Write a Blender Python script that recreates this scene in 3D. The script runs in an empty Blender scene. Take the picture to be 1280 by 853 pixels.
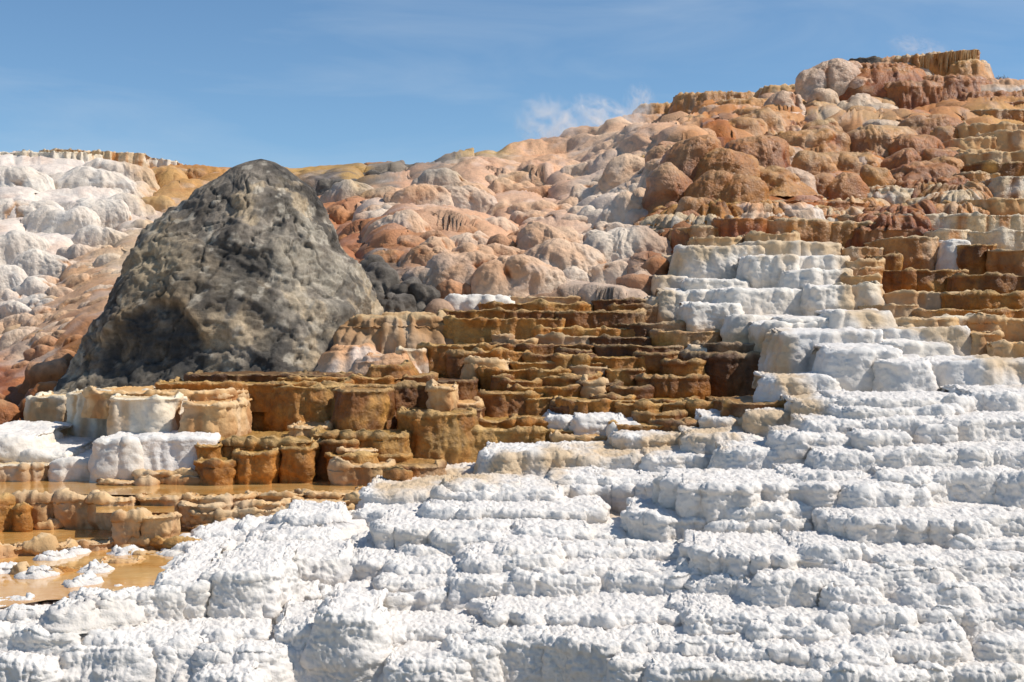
import bpy, math, random
import numpy as np
from mathutils import Vector

# ------------------------------------------------------------------ camera, sky, sun, exposure
F = 1778.0            # focal length in pixels of the 1280 px wide photograph
HZ = 440.0            # eye level row
C = bpy.data.collections.new('Scene_objects'); bpy.context.scene.collection.children.link(C)
scn = bpy.context.scene
cam = bpy.data.cameras.new('camera'); cam.lens = 50; cam.sensor_width = 36
cam.clip_start = .1; cam.clip_end = 20000; cam.shift_y = (HZ-426.5)/1280
co = bpy.data.objects.new('camera', cam); C.objects.link(co)
co.location = (0, 0, 0); co.rotation_euler = (math.radians(90), 0, 0); scn.camera = co

SUN = Vector((0.66, -0.05, 0.76)).normalized()      # towards the sun
elev = math.asin(SUN.z); az = math.atan2(SUN.x, SUN.y)
w = bpy.data.worlds.new('World'); scn.world = w; w.use_nodes = True
nt = w.node_tree; nt.nodes.clear(); N = nt.nodes.new; L = nt.links.new
out = N('ShaderNodeOutputWorld'); bg = N('ShaderNodeBackground'); bg.inputs[1].default_value = .125
sky = N('ShaderNodeTexSky'); sky.sky_type = 'NISHITA'; sky.sun_disc = False
sky.sun_elevation = elev; sky.sun_rotation = az; sky.altitude = 1500; sky.air_density = 1.0; sky.dust_density = 0.; sky.ozone_density = 2.2
tc = N('ShaderNodeTexCoord'); mp = N('ShaderNodeMapping'); mp.inputs['Scale'].default_value = (1.6, 1.6, 9); mp.inputs['Rotation'].default_value = (0, .13, 0)
nz = N('ShaderNodeTexNoise'); nz.inputs['Scale'].default_value = 2.2; nz.inputs['Detail'].default_value = 7; nz.inputs['Roughness'].default_value = .55; nz.inputs['Distortion'].default_value = .6
cr = N('ShaderNodeValToRGB'); cr.color_ramp.elements[0].position = .46; cr.color_ramp.elements[0].color = (0, 0, 0, 1); cr.color_ramp.elements[1].position = .85; cr.color_ramp.elements[1].color = (.36, .36, .36, 1)
mx = N('ShaderNodeMix'); mx.data_type = 'RGBA'; mx.inputs['B'].default_value = (5.2, 5.9, 6.6, 1)
L(tc.outputs['Generated'], mp.inputs[0]); L(mp.outputs[0], nz.inputs[0]); L(nz.outputs[0], cr.inputs[0]); L(cr.outputs[0], mx.inputs['Factor'])
tn_ = N('ShaderNodeMix'); tn_.data_type = 'RGBA'; tn_.blend_type = 'MULTIPLY'; tn_.inputs['Factor'].default_value = 1; tn_.inputs['B'].default_value = (.78, .94, 1.0, 1); L(sky.outputs[0], tn_.inputs['A']); L(tn_.outputs['Result'], mx.inputs['A']); L(mx.outputs['Result'], bg.inputs[0]); L(bg.outputs[0], out.inputs[0])
sl = bpy.data.lights.new('sun', 'SUN'); sl.energy = 5.0; sl.angle = math.radians(.5); sl.color = (1, .945, .86)
so = bpy.data.objects.new('sun', sl); C.objects.link(so); so.rotation_euler = SUN.to_track_quat('Z', 'Y').to_euler(); so.location = (20, -5, 60)
scn.view_settings.view_transform = 'Standard'; scn.view_settings.look = 'None'
scn.view_settings.exposure = -0.04; scn.view_settings.gamma = 1
try: scn.view_settings.use_curve_mapping = False
except Exception: pass

scn.cycles.volume_bounces = 6
random.seed(4); RNG = np.random.default_rng(11)

# ------------------------------------------------------------------ noise
_perm = RNG.permutation(256).astype(np.int32); _perm = np.concatenate([_perm, _perm, _perm])
_grad = RNG.normal(size=(256, 3)).astype(np.float32); _grad /= np.linalg.norm(_grad, axis=1)[:, None]
def perlin(p):
    p = np.asarray(p, dtype=np.float32)
    pi = np.floor(p).astype(np.int32); pf = p-pi; pi &= 255
    u = pf*pf*pf*(pf*(pf*6-15)+10)
    r = np.zeros(p.shape[:-1], dtype=np.float32)
    for i in (0, 1):
        wx = u[..., 0] if i else 1-u[..., 0]; hx = _perm[pi[..., 0]+i]
        for j in (0, 1):
            wy = u[..., 1] if j else 1-u[..., 1]; hy = _perm[hx+pi[..., 1]+j]
            for k in (0, 1):
                wz = u[..., 2] if k else 1-u[..., 2]; h = _perm[hy+pi[..., 2]+k]; g = _grad[h]
                d = g[..., 0]*(pf[..., 0]-i)+g[..., 1]*(pf[..., 1]-j)+g[..., 2]*(pf[..., 2]-k)
                r += wx*wy*wz*d
    return r*1.5
def fbm(p, o=3):
    a = 1.; r = 0; p = np.asarray(p, dtype=np.float32)
    for i in range(o): r = r+a*perlin(p); p = p*2.03+17.3; a *= .5
    return r
def billow(p, o=2):
    a = 1.; r = 0; p = np.asarray(p, dtype=np.float32)
    for i in range(o): r = r+a*(np.abs(perlin(p))*2-.45); p = p*2.1+7.7; a *= .5
    return r
def dome(p, r=.85, seed=0):
    p = np.asarray(p, dtype=np.float32); pi = np.floor(p).astype(np.int32); pf = p-pi; best = np.full(p.shape[:-1], 9., dtype=np.float32)
    for i in (-1, 0, 1):
        for j in (-1, 0, 1):
            for k in (-1, 0, 1):
                h = _perm[_perm[_perm[(pi[..., 0]+i) & 255]+((pi[..., 1]+j) & 255)]+((pi[..., 2]+k+seed) & 255)]; g = _grad[h]
                d = (pf[..., 0]-i-.5-.42*g[..., 0])**2+(pf[..., 1]-j-.5-.42*g[..., 1])**2+(pf[..., 2]-k-.5-.42*g[..., 2])**2
                best = np.minimum(best, d)
    return np.sqrt(np.maximum(0, 1-best/(r*r)))
def sm(a, b, x):
    t = np.clip((x-a)/(b-a), 0, 1); return t*t*(3-2*t)
def mixc(a, b, t):
    return np.asarray(a, dtype=np.float32)*(1-t[..., None])+np.asarray(b, dtype=np.float32)*t[..., None]

# ------------------------------------------------------------------ how far away the ground is seen at each place
ANCH = np.array([(0,853,11.5),(640,853,11.5),(1280,853,11.5),(0,750,12.6),(0,680,15.4),(300,650,16.2),(0,620,17.3),(300,612,18.2),
 (0,580,19.3),(150,547,19.3),(150,493,20.2),(420,483,21),(420,560,19.8),(250,468,22.5),(640,800,12.2),(1280,780,12.0),(640,700,13.7),
 (1280,680,13.3),(640,640,15.5),(1280,620,14.2),(640,575,17.6),(1000,570,16),(1280,565,15.4),(650,537,20.6),(540,516,20.6),(640,490,22),
 (900,505,20.5),(1150,500,17.6),(1280,500,17.4),(600,431,24.5),(640,453,23.7),(830,440,23.5),(680,390,27),(850,404,25.5),(1100,415,21),
 (1280,453,19.5),(950,365,26.5),(1150,340,28),(1280,340,27),(950,305,29),(1150,290,31),(1280,290,31),(600,368,29),(500,400,27.5),
 (450,340,34),(700,340,33),(700,270,42),(500,270,42),(450,215,56),(700,190,60),(850,300,33),(860,200,41),(1000,240,38),(1280,200,39),
 (1150,170,47),(850,120,62),(1050,90,56),(1200,60,56),(1280,110,52),(0,470,33),(100,400,36),(0,380,40),(0,280,48),(100,200,58),
 (250,215,62),(200,350,40),(300,300,50),(-150,853,11.5),(-150,620,17.3),(-150,400,38),(-150,200,58),(1430,853,11.5),(1430,600,15),
 (1430,400,24.5),(1430,200,38),(1430,110,50)], dtype=np.float64)
def _tps(d): return np.where(d > 0, d*d*np.log(d+1e-9), 0)
_A = ANCH[:, :2]/400.; _n = len(_A)
_K = _tps(np.linalg.norm(_A[:, None]-_A[None], axis=2))+np.eye(_n)*.002
_M = np.zeros((_n+3, _n+3)); _M[:_n, :_n] = _K; _M[:_n, _n] = 1; _M[:_n, _n+1:] = _A; _M[_n, :_n] = 1; _M[_n+1:, :_n] = _A.T
_W = np.linalg.solve(_M, np.concatenate([np.log(ANCH[:, 2]), np.zeros(3)]))
def depth(px, py):
    px = np.asarray(px, dtype=np.float64); py = np.asarray(py, dtype=np.float64); q = np.stack([px, py], -1)/400.
    r = _W[_n]+q[..., 0]*_W[_n+1]+q[..., 1]*_W[_n+2]
    for i in range(_n): r = r+_W[i]*_tps(np.hypot(q[..., 0]-_A[i, 0], q[..., 1]-_A[i, 1]))
    return np.exp(r)
def P(px, py, Y): return np.stack([(np.asarray(px)-640.)/F*Y, np.asarray(Y)*np.ones_like(np.asarray(px, dtype=float)), (HZ-np.asarray(py))/F*Y], -1)

# ------------------------------------------------------------------ mesh helpers
def tag(o, label=None, cat=None, group=None, kind=None):
    if label: o['label'] = label
    if cat: o['category'] = cat
    if group: o['group'] = group
    if kind: o['kind'] = kind
    return o
def empty(name, loc):
    o = bpy.data.objects.new(name, None); C.objects.link(o); o.location = loc; return o
def grid_normals(V):
    du = np.gradient(V, axis=0); dv = np.gradient(V, axis=1); n = np.cross(du, dv); l = np.linalg.norm(n, axis=2, keepdims=True); return n/np.maximum(l, 1e-9)
def link_mesh(name, verts, faces, mat, parent=None, col=None, smooth=True, org=None):
    me = bpy.data.meshes.new(name); verts = np.ascontiguousarray(verts, dtype=np.float32)
    if parent is not None: verts = verts-np.array(parent.location, dtype=np.float32)
    elif org is not None: verts = verts-np.array(org, dtype=np.float32)
    faces = np.ascontiguousarray(faces, dtype=np.int32); k = faces.shape[1]
    me.vertices.add(len(verts)); me.vertices.foreach_set('co', verts.ravel())
    me.loops.add(faces.size); me.loops.foreach_set('vertex_index', faces.ravel())
    me.polygons.add(len(faces)); me.polygons.foreach_set('loop_start', np.arange(0, faces.size, k, dtype=np.int32)); me.polygons.foreach_set('loop_total', np.full(len(faces), k, dtype=np.int32))
    if smooth: me.polygons.foreach_set('use_smooth', np.ones(len(faces), dtype=bool))
    me.update(calc_edges=True); me.validate()
    if col is not None:
        a = me.color_attributes.new('col', 'FLOAT_COLOR', 'POINT'); c4 = np.ones((len(verts), 4), dtype=np.float32); c4[:, :3] = np.clip(col.reshape(-1, 3), 0, 1); a.data.foreach_set('color', c4.ravel())
    me.materials.append(mat); o = bpy.data.objects.new(name, me); C.objects.link(o)
    if parent is not None: o.parent = parent
    elif org is not None: o.location = org
    return o
def grid_faces(nu, nv):
    i = np.arange(nu-1)[:, None]; j = np.arange(nv-1)[None]; a = i*nv+j
    return np.stack([a, a+nv, a+nv+1, a+1], -1).reshape(-1, 4)

# ------------------------------------------------------------------ materials
def rock_mat(name, rough=.85, spec=.3, bump=.5, scale=18., dist=.02, var=.25, wet=0., crack=0., vor=-.6):
    m = bpy.data.materials.new(name); m.use_nodes = True; t = m.node_tree; b = t.nodes['Principled BSDF']; n = t.nodes.new; l = t.links.new
    at = n('ShaderNodeAttribute'); at.attribute_name = 'col'; tx = n('ShaderNodeTexCoord')
    n1 = n('ShaderNodeTexNoise'); n1.inputs['Scale'].default_value = scale*.5; n1.inputs['Detail'].default_value = 8; n1.inputs['Roughness'].default_value = .68
    n2 = n('ShaderNodeTexNoise'); n2.inputs['Scale'].default_value = scale*2.3; n2.inputs['Detail'].default_value = 6; n2.inputs['Roughness'].default_value = .7
    vo = n('ShaderNodeTexVoronoi'); vo.inputs['Scale'].default_value = scale*1.4; vo.feature = 'SMOOTH_F1'
    for q in (n1, n2, vo): l(tx.outputs['Object'], q.inputs['Vector'])
    mr = n('ShaderNodeMapRange'); mr.inputs['From Min'].default_value = .3; mr.inputs['From Max'].default_value = .7; mr.inputs['To Min'].default_value = 1-var; mr.inputs['To Max'].default_value = 1+var*.6
    l(n1.outputs[0], mr.inputs[0])
    hs = n('ShaderNodeVectorMath'); hs.operation = 'SCALE'; l(at.outputs['Color'], hs.inputs[0]); l(mr.outputs[0], hs.inputs['Scale']); l(hs.outputs[0], b.inputs['Base Color'])
    a1 = n('ShaderNodeMath'); a1.operation = 'ADD'; l(n2.outputs[0], a1.inputs[0])
    m1 = n('ShaderNodeMath'); m1.operation = 'MULTIPLY'; m1.inputs[1].default_value = vor; l(vo.outputs['Distance'], m1.inputs[0]); l(m1.outputs[0], a1.inputs[1])
    a2 = n('ShaderNodeMath'); a2.operation = 'ADD'; l(a1.outputs[0], a2.inputs[0]); l(n1.outputs[0], a2.inputs[1]); last = a2
    if crack:
        wn = n('ShaderNodeTexNoise'); wn.inputs['Scale'].default_value = 1.2; l(tx.outputs['Object'], wn.inputs['Vector'])
        wv = n('ShaderNodeVectorMath'); wv.operation = 'SCALE'; wv.inputs['Scale'].default_value = .9; l(wn.outputs['Color'], wv.inputs[0])
        wa = n('ShaderNodeVectorMath'); wa.operation = 'ADD'; l(wv.outputs[0], wa.inputs[0]); l(tx.outputs['Object'], wa.inputs[1])
        ve = n('ShaderNodeTexVoronoi'); ve.feature = 'DISTANCE_TO_EDGE'; ve.inputs['Scale'].default_value = crack; l(wa.outputs[0], ve.inputs['Vector'])
        cm = n('ShaderNodeMapRange'); cm.inputs['From Max'].default_value = .05; cm.inputs['To Min'].default_value = -1.6; cm.inputs['To Max'].default_value = 0; l(ve.outputs['Distance'], cm.inputs[0])
        a3 = n('ShaderNodeMath'); a3.operation = 'ADD'; l(a2.outputs[0], a3.inputs[0]); l(cm.outputs[0], a3.inputs[1]); last = a3
    bu = n('ShaderNodeBump'); bu.inputs['Strength'].default_value = bump; bu.inputs['Distance'].default_value = dist; l(last.outputs[0], bu.inputs['Height']); l(bu.outputs[0], b.inputs['Normal'])
    b.inputs['Specular IOR Level'].default_value = spec
    if wet:
        rr = n('ShaderNodeMapRange'); rr.inputs['From Min'].default_value = .35; rr.inputs['From Max'].default_value = .65; rr.inputs['To Min'].default_value = rough-wet; rr.inputs['To Max'].default_value = rough; l(n1.outputs[0], rr.inputs[0]); l(rr.outputs[0], b.inputs['Roughness'])
    else: b.inputs['Roughness'].default_value = rough
    return m
M_WHITE = rock_mat('white_crust', .95, .15, .55, 30, .018, .08)
M_CREAM = rock_mat('cream_travertine', .85, .25, .6, 16, .015, .16)
M_BROWN = rock_mat('brown_microbial_travertine', .6, .4, .9, 13, .03, .5, wet=.25)
M_HILL = rock_mat('flowstone', .75, .3, .7, 12, .035, .25, wet=.2)
M_UP = rock_mat('wet_orange_flowstone', .55, .5, .8, 12, .035, .36, wet=.25)
M_CONE = rock_mat('weathered_grey_rock', .85, .3, 1.0, 19, .028, .45, vor=-.1)

def water_mat(name, colr, rough=.04):
    m = bpy.data.materials.new(name); m.use_nodes = True; t = m.node_tree; b = t.nodes['Principled BSDF']; n = t.nodes.new; l = t.links.new
    tx = n('ShaderNodeTexCoord'); n1 = n('ShaderNodeTexNoise'); n1.inputs['Scale'].default_value = 1.3; n1.inputs['Detail'].default_value = 7; n1.inputs['Roughness'].default_value = .65; l(tx.outputs['Object'], n1.inputs['Vector'])
    r = n('ShaderNodeValToRGB'); e = r.color_ramp.elements; e[0].position = .35; e[0].color = (*colr[0], 1); e[1].position = .68; e[1].color = (*colr[1], 1); l(n1.outputs[0], r.inputs[0]); l(r.outputs[0], b.inputs['Base Color'])
    n2 = n('ShaderNodeTexNoise'); n2.inputs['Scale'].default_value = 9; n2.inputs['Detail'].default_value = 3; l(tx.outputs['Object'], n2.inputs['Vector'])
    bu = n('ShaderNodeBump'); bu.inputs['Strength'].default_value = .14; bu.inputs['Distance'].default_value = .02; l(n2.outputs[0], bu.inputs['Height']); l(bu.outputs[0], b.inputs['Normal'])
    b.inputs['Roughness'].default_value = rough; b.inputs['IOR'].default_value = 1.33; b.inputs['Coat Weight'].default_value = .15; b.inputs['Coat Roughness'].default_value = .03
    return m

# ------------------------------------------------------------------ palettes: low, mid, high, lip, top, streak colour, streak amount, patch colour, patch amount
PAL = {
 'W': dict(lo=(.73,.67,.61), hi=(.77,.72,.665), lip=(.79,.75,.695), top=(.78,.73,.675), st=(.68,.64,.59), sa=.3, pa=(.66,.60,.52), pn=.35, mat=M_WHITE, crust=1.),
 'w': dict(lo=(.74,.655,.56), hi=(.78,.705,.61), lip=(.80,.745,.66), top=(.80,.74,.67), st=(.68,.62,.55), sa=.25, pa=(.66,.58,.48), pn=.22, mat=M_CREAM, crust=.55),
 'C': dict(lo=(.72,.62,.50), hi=(.78,.66,.50), lip=(.80,.68,.50), top=(.70,.52,.30), st=(.50,.27,.09), sa=.75, pa=(.80,.76,.68), pn=.5, mat=M_CREAM, crust=.7),
 'K': dict(lo=(.50,.29,.13), hi=(.60,.38,.18), lip=(.68,.47,.26), top=(.58,.34,.14), st=(.34,.14,.045), sa=.65, pa=(.70,.54,.36), pn=.4, mat=M_CREAM, crust=.8),
 'T': dict(lo=(.50,.34,.22), hi=(.50,.29,.14), lip=(.62,.44,.24), top=(.5,.3,.12), st=(.62,.5,.36), sa=.5, pa=(.30,.15,.05), pn=.4, mat=M_CREAM, crust=.3),
 'B': dict(lo=(.44,.18,.032), hi=(.26,.095,.018), lip=(.58,.36,.14), top=(.42,.22,.06), st=(.11,.042,.012), sa=.6, pa=(.58,.29,.07), pn=.7, mat=M_BROWN, crust=.6),
 'G': dict(lo=(.50,.21,.038), hi=(.46,.19,.034), lip=(.66,.42,.16), top=(.48,.27,.07), st=(.26,.10,.02), sa=.6, pa=(.52,.32,.10), pn=.45, mat=M_BROWN, crust=.65),
 'D': dict(lo=(.26,.10,.022), hi=(.14,.052,.015), lip=(.40,.25,.10), top=(.2,.1,.035), st=(.05,.022,.01), sa=.7, pa=(.30,.14,.04), pn=.45, mat=M_BROWN, crust=.6),
 'O': dict(lo=(.50,.20,.045), hi=(.56,.26,.07), lip=(.66,.47,.25), top=(.58,.38,.18), st=(.74,.60,.42), sa=.38, pa=(.25,.10,.025), pn=.45, mat=M_UP, crust=.35),
 'R': dict(lo=(.30,.085,.018), hi=(.44,.16,.035), lip=(.46,.25,.12), top=(.60,.38,.19), st=(.14,.035,.010), sa=.6, pa=(.42,.20,.06), pn=.45, mat=M_UP, crust=.3),
 'S': dict(lo=(.66,.50,.32), hi=(.70,.50,.28), lip=(.76,.60,.4), top=(.74,.6,.42), st=(.48,.19,.04), sa=1., pa=(.78,.70,.58), pn=.5, mat=M_UP, crust=.3),
 'P': dict(lo=(.70,.53,.38), hi=(.66,.36,.18), lip=(.66,.36,.18), top=(.78,.55,.36), st=(.46,.23,.12), sa=.35, pa=(.70,.62,.55), pn=.5, mat=M_HILL, crust=.3),
 'V': dict(lo=(.74,.65,.54), hi=(.74,.58,.44), lip=(.74,.58,.44), top=(.80,.68,.54), st=(.55,.4,.3), sa=.3, pa=(.72,.69,.66), pn=.5, mat=M_HILL, crust=.3),
 'Q': dict(lo=(.32,.10,.025), hi=(.50,.20,.065), lip=(.45,.2,.09), top=(.5,.28,.16), st=(.16,.06,.03), sa=.5, pa=(.5,.27,.13), pn=.4, mat=M_HILL, crust=.3),
 'Y': dict(lo=(.50,.23,.055), hi=(.46,.18,.035), lip=(.5,.3,.1), top=(.55,.36,.17), st=(.26,.11,.03), sa=.4, pa=(.52,.34,.13), pn=.4, mat=M_UP, crust=.3),
 'A': dict(lo=(.20,.175,.145), hi=(.13,.11,.09), lip=(.25,.2,.14), top=(.22,.19,.16), st=(.07,.06,.05), sa=.5, pa=(.34,.29,.23), pn=.4, mat=M_CONE, crust=.3),
}
def palette(pal, f, arc, Wp, z):
    """f: 0 foot .. 1 rim .. 2 top; arc: metres along the rim"""
    p = PAL[pal]; c = mixc(p['lo'], p['hi'], sm(.1, .9, f))
    q = np.stack([arc*2.2, z*.35, arc*0+3.1], -1); st = fbm(q, 3); st2 = perlin(np.stack([arc*9, z*.6, arc*0+9.7], -1))
    c = mixc_arr(c, p['st'], sm(-.05, .5, st+.35*st2)*p['sa'])
    c = mixc_arr(c, p['pa'], sm(.05, .6, fbm(Wp*1.3+5.1, 3))*p['pn']*1.3)
    c = mixc_arr(c, p['lip'], sm(.91, .985, f+.05*st2)*(1-sm(1.02, 1.3, f))*.8)
    c = mixc_arr(c, p['top'], sm(1.02, 1.25, f))
    return c
def mixc_arr(c, b, t): t = t[..., None]; return c*(1-t)+np.asarray(b, dtype=np.float32)*t

COUNT = [0]; PUSH = []
BORDER = np.array([(480,612),(610,588),(770,566),(880,545),(1010,508),(976,470),(985,430),(900,428),(850,424),(815,395),(835,325),(930,304),(1060,306),(1068,390),(1110,402),(1160,402),(1225,440),(1290,470)], dtype=np.float32)
def near_border(Wf):
    px = Wf[..., 0]/Wf[..., 1]*F+640; py = HZ-Wf[..., 2]/Wf[..., 1]*F; best = np.full(px.shape, 1e9, dtype=np.float32)
    for (x0, y0), (x1, y1) in zip(BORDER[:-1], BORDER[1:]):
        dx, dy = x1-x0, y1-y0; t = np.clip(((px-x0)*dx+(py-y0)*dy)/(dx*dx+dy*dy), 0, 1); best = np.minimum(best, np.hypot(px-x0-t*dx, py-y0-t*dy))
    return best
def ledge(parent, x0, x1, yt, yb, pal='B', Y=None, n=None, b=None, batter=None, r=None, wob=None, back=None, lip=None, flute=None, tilt=0, slope=None, name='ledge', k=1.7, sink=None, crust=None, mat=None, pillow=None):
    p = PAL[pal]; xm = (x0+x1)/2; COUNT[0] += 1; seed = COUNT[0]*3.71
    if Y is None: Y = float(depth(min(max(xm, -60), 1340), yt))
    s = Y/F; a = (x1-x0)/2*s; H = (yb-yt)*s
    if H < 4 and yt < 600: PUSH.append((x0, x1, yt+1, yb+(8 if yt < 430 else 2), Y+.55+.006*Y))
    white = pal in 'Ww'
    if n is None: n = (2.8+(seed*3.3 % 1.)*2.2) if white else (2.1+(seed*3.3 % 1.)*.9)
    if b is None: b = min(a*.6, .25+.2*a) if white else min(a*.8, .3+.3*a)
    if batter is None: batter = (.12+.3*(seed*1.7 % 1.)) if white else .10
    if r is None: r = min((.035 if white else .016), H*.35)
    if wob is None: wob = .13 if white else .10
    wob = min(wob, a*.22)
    if back is None: back = (1.1 if Y < 17 else 1.5) if white else 1.6+.03*Y
    if Y > 18 and xm < 300 and yt > 480: back = max(back, 2.4)
    if lip is None: lip = .012 if white else .034
    if flute is None: flute = 0.004 if white else .012
    if sink is None: sink = .25+max(0, Y-20)*.045 if yt < 470 else (.55 if white else .28)
    if slope is None: slope = .05 if white else .015
    if crust is None: crust = p['crust']
    if pillow is None: pillow = .045 if white else (.07 if pal in 'CKG' else .055)
    fine = 1 if crust < .8 else .85
    ds = k*fine*Y/1422.
    # plan outline, right to left round the front
    th = np.linspace(0, math.pi, 400); cx = np.cos(th); sx = np.sin(th)
    ex = a*np.sign(cx)*np.abs(cx)**(2/n); ey = b-b*np.abs(sx)**(2/n)
    arm = np.linspace(back*.5, 0, 12)[:-1]
    X = np.concatenate([np.full(11, a), ex, np.full(11, -a)]); Yy = np.concatenate([b+arm, ey, b+arm[::-1]])
    seg = np.hypot(np.diff(X), np.diff(Yy)); al = np.concatenate([[0], np.cumsum(seg)]); nu = max(12, int(al[-1]/ds)); arc = np.linspace(0, al[-1], nu)
    X = np.interp(arc, al, X); Yy = np.interp(arc, al, Yy)
    g = np.stack([np.gradient(X), np.gradient(Yy)], -1); g /= np.maximum(np.linalg.norm(g, axis=1, keepdims=True), 1e-9)
    nx, ny = -g[:, 1], g[:, 0]                                # outward (towards the viewer at the front)
    if ny[nu//2] > 0: nx, ny = -nx, -ny
    q = np.stack([arc/.9+seed, arc*0, arc*0+seed], -1); wv = wob*(perlin(q)+.55*(np.abs(perlin(q*2.7))*2-.5))
    X = X+nx*wv; Yy = Yy+ny*wv
    # profile: (inward offset, height above rim, f)
    Hs = H+sink; zf = np.linspace(-Hs, -r, max(6, int((Hs-r)/ds)))
    fz = (zf+H)/H; of = -batter*np.minimum(-zf, H+.1)
    of = of+(.07 if white else .05)*min(1, H*2)*sm(.4, .02, fz)
    of = of-lip*np.exp(-((zf+r+.012)/.02)**2)
    aa = np.linspace(0, math.pi/2, max(4, int(r*1.57/ds)+2))[1:]
    oa = r*(1-np.cos(aa)); za = -r+r*np.sin(aa); fa = 1-r/H*(1-np.sin(aa))
    o1 = np.concatenate([of, oa]); z1 = np.concatenate([zf, za]); f1 = np.concatenate([fz, fa])
    vis = yt > HZ-40
    nt_ = (max(10, int(back*(.6 if white else .4)/ds)) if vis else 8); tq = np.linspace(0, 1, nt_+1)[1:]**(1.15 if white and vis else 1.5)
    V = np.zeros((nu, len(o1)+nt_, 3)); Fv = np.zeros(V.shape[:2]); A = np.repeat(arc[:, None], V.shape[1], 1)
    hn = np.clip(-z1/max(H, .01), 0, 1.5)
    jit = (perlin(np.stack([arc/.55+seed, arc*0+2, arc*0], -1)))          # rim height jitter
    V[:, :len(o1), 0] = X[:, None]-nx[:, None]*o1[None]; V[:, :len(o1), 1] = Yy[:, None]-ny[:, None]*o1[None]
    V[:, :len(o1), 2] = z1[None]+(jit*(.03 if white else .014))[:, None]*(1-hn[None]*.8)
    Fv[:, :len(o1)] = f1[None]
    E = V[:, len(o1)-1]; T = np.stack([E[:, 0]*.9, np.full(nu, b+back)+E[:, 1]*.1, E[:, 2]*.2+slope*back], -1)
    dip = (.0 if white else .02); V_drop = .25
    for j, t in enumerate(tq):
        V[:, len(o1)+j] = E*(1-t)+T*t; V[:, len(o1)+j, 2] -= dip*math.sin(min(1, t*6)*math.pi/2); V[:, len(o1)+j, 2] -= V_drop*max(0, t-.8)/.2; Fv[:, len(o1)+j] = 1+max(t*back, 0)/.15*.2
    xw = (xm-640)*s; zr = (HZ-yt)*s; V[:, :, 2] += np.clip(V[:, :, 0]/a, -1, 1)*(-tilt*s/2)
    Wp = V+np.array([xw, Y, zr]); Wf = Wp.astype(np.float32)
    nrm = grid_normals(V); mid = nrm[nu//2, max(0, len(zf)//2)]
    if mid[1] > 0: nrm = -nrm; flip = True
    else: flip = False
    front = 1-sm(1.0, 1.15, Fv); d = np.zeros(V.shape[:2])
    d += pillow*billow(Wf*np.array([1.9, 1.9, 1.1])+seed, 2)*(front*.8+.25)
    d += flute*front*(perlin(np.stack([A*11+seed, Wf[..., 2]*1.1, A*0], -1))+.7*perlin(np.stack([A*24+seed, Wf[..., 2]*1.6, A*0+5], -1)))*1.4
    lump = billow(Wf*np.array([6.5, 6.5, 6.5]), 2)
    gm_ = sm(-.5, .4, perlin(Wf*1.7+seed)); d += crust*(.020*lump*(.4+.6*gm_) if white else .018*lump)
    if white: d += .030*crust*(dome(Wf*np.array([3.4, 3.4, 4.2]), .85)-.5)*(.3+.7*gm_)+.016*crust*(dome(Wf*10., .85)-.5)+.006*perlin(Wf*30.)
    d += crust*.013*billow(Wf*17.+3, 2)
    d += crust*(.013 if white else .006)*perlin(Wf*46.)+(.012*crust*(dome(Wf*21., .85)-.5) if white else 0)
    if not white: d += .012*fbm(Wf*np.array([5, 5, 9.]), 3)*front
    if white: d += front*.011*perlin(Wf*np.array([5, 5, 26.])+seed)
    wa_ = (.05 if white else .028)*min(1, H*2.2)
    wv3 = np.stack([fbm(Wf*1.5+seed, 2), fbm(Wf*1.5+seed+40, 2), .8*fbm(Wf*1.5+seed+80, 2)], -1)*wa_+.35*wa_*np.stack([perlin(Wf*5+seed), perlin(Wf*5+40), perlin(Wf*5+80)], -1)
    edge = np.clip(np.minimum(np.arange(nu), np.arange(nu)[::-1])/4., 0, 1)[:, None]
    Wp = Wp+nrm*(d*edge)[..., None]+wv3*edge[..., None]
    colr = palette(pal, Fv, A+seed, Wf, Wf[..., 2])
    fc = grid_faces(*V.shape[:2]);
    if flip: pass
    else: fc = fc[:, ::-1]
    if flip: fc = fc[:, ::1]
    if xm > 440 and 280 < yt < 620:
        nb_ = near_border(Wf); sn = fbm(np.stack([Wf[..., 0]*2.6, Wf[..., 1]*1.5, Wf[..., 2]*.8], -1)+9, 3); mk = np.clip(1.15*np.exp(-(nb_/17)**2)+.25*np.exp(-(nb_/45)**2)+sn*.8-.35, 0, 1)*np.exp(-(nb_/50)**2)
        colr = mixc_arr(colr, (.60, .42, .23) if white else (.66, .50, .32), mk*(.8 if white else .4))
    if name == 'ledge': name = 'step' if yb-yt < 17 else ('block' if x1-x0 < 62 else ('wall' if yb-yt > 52 else 'ledge'))
    bv = .88+.24*((seed*7.13) % 1.); colr = colr*(1 if white else bv)
    return link_mesh(name, Wp.reshape(-1, 3), fc, mat or p['mat'], parent, colr)

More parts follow.
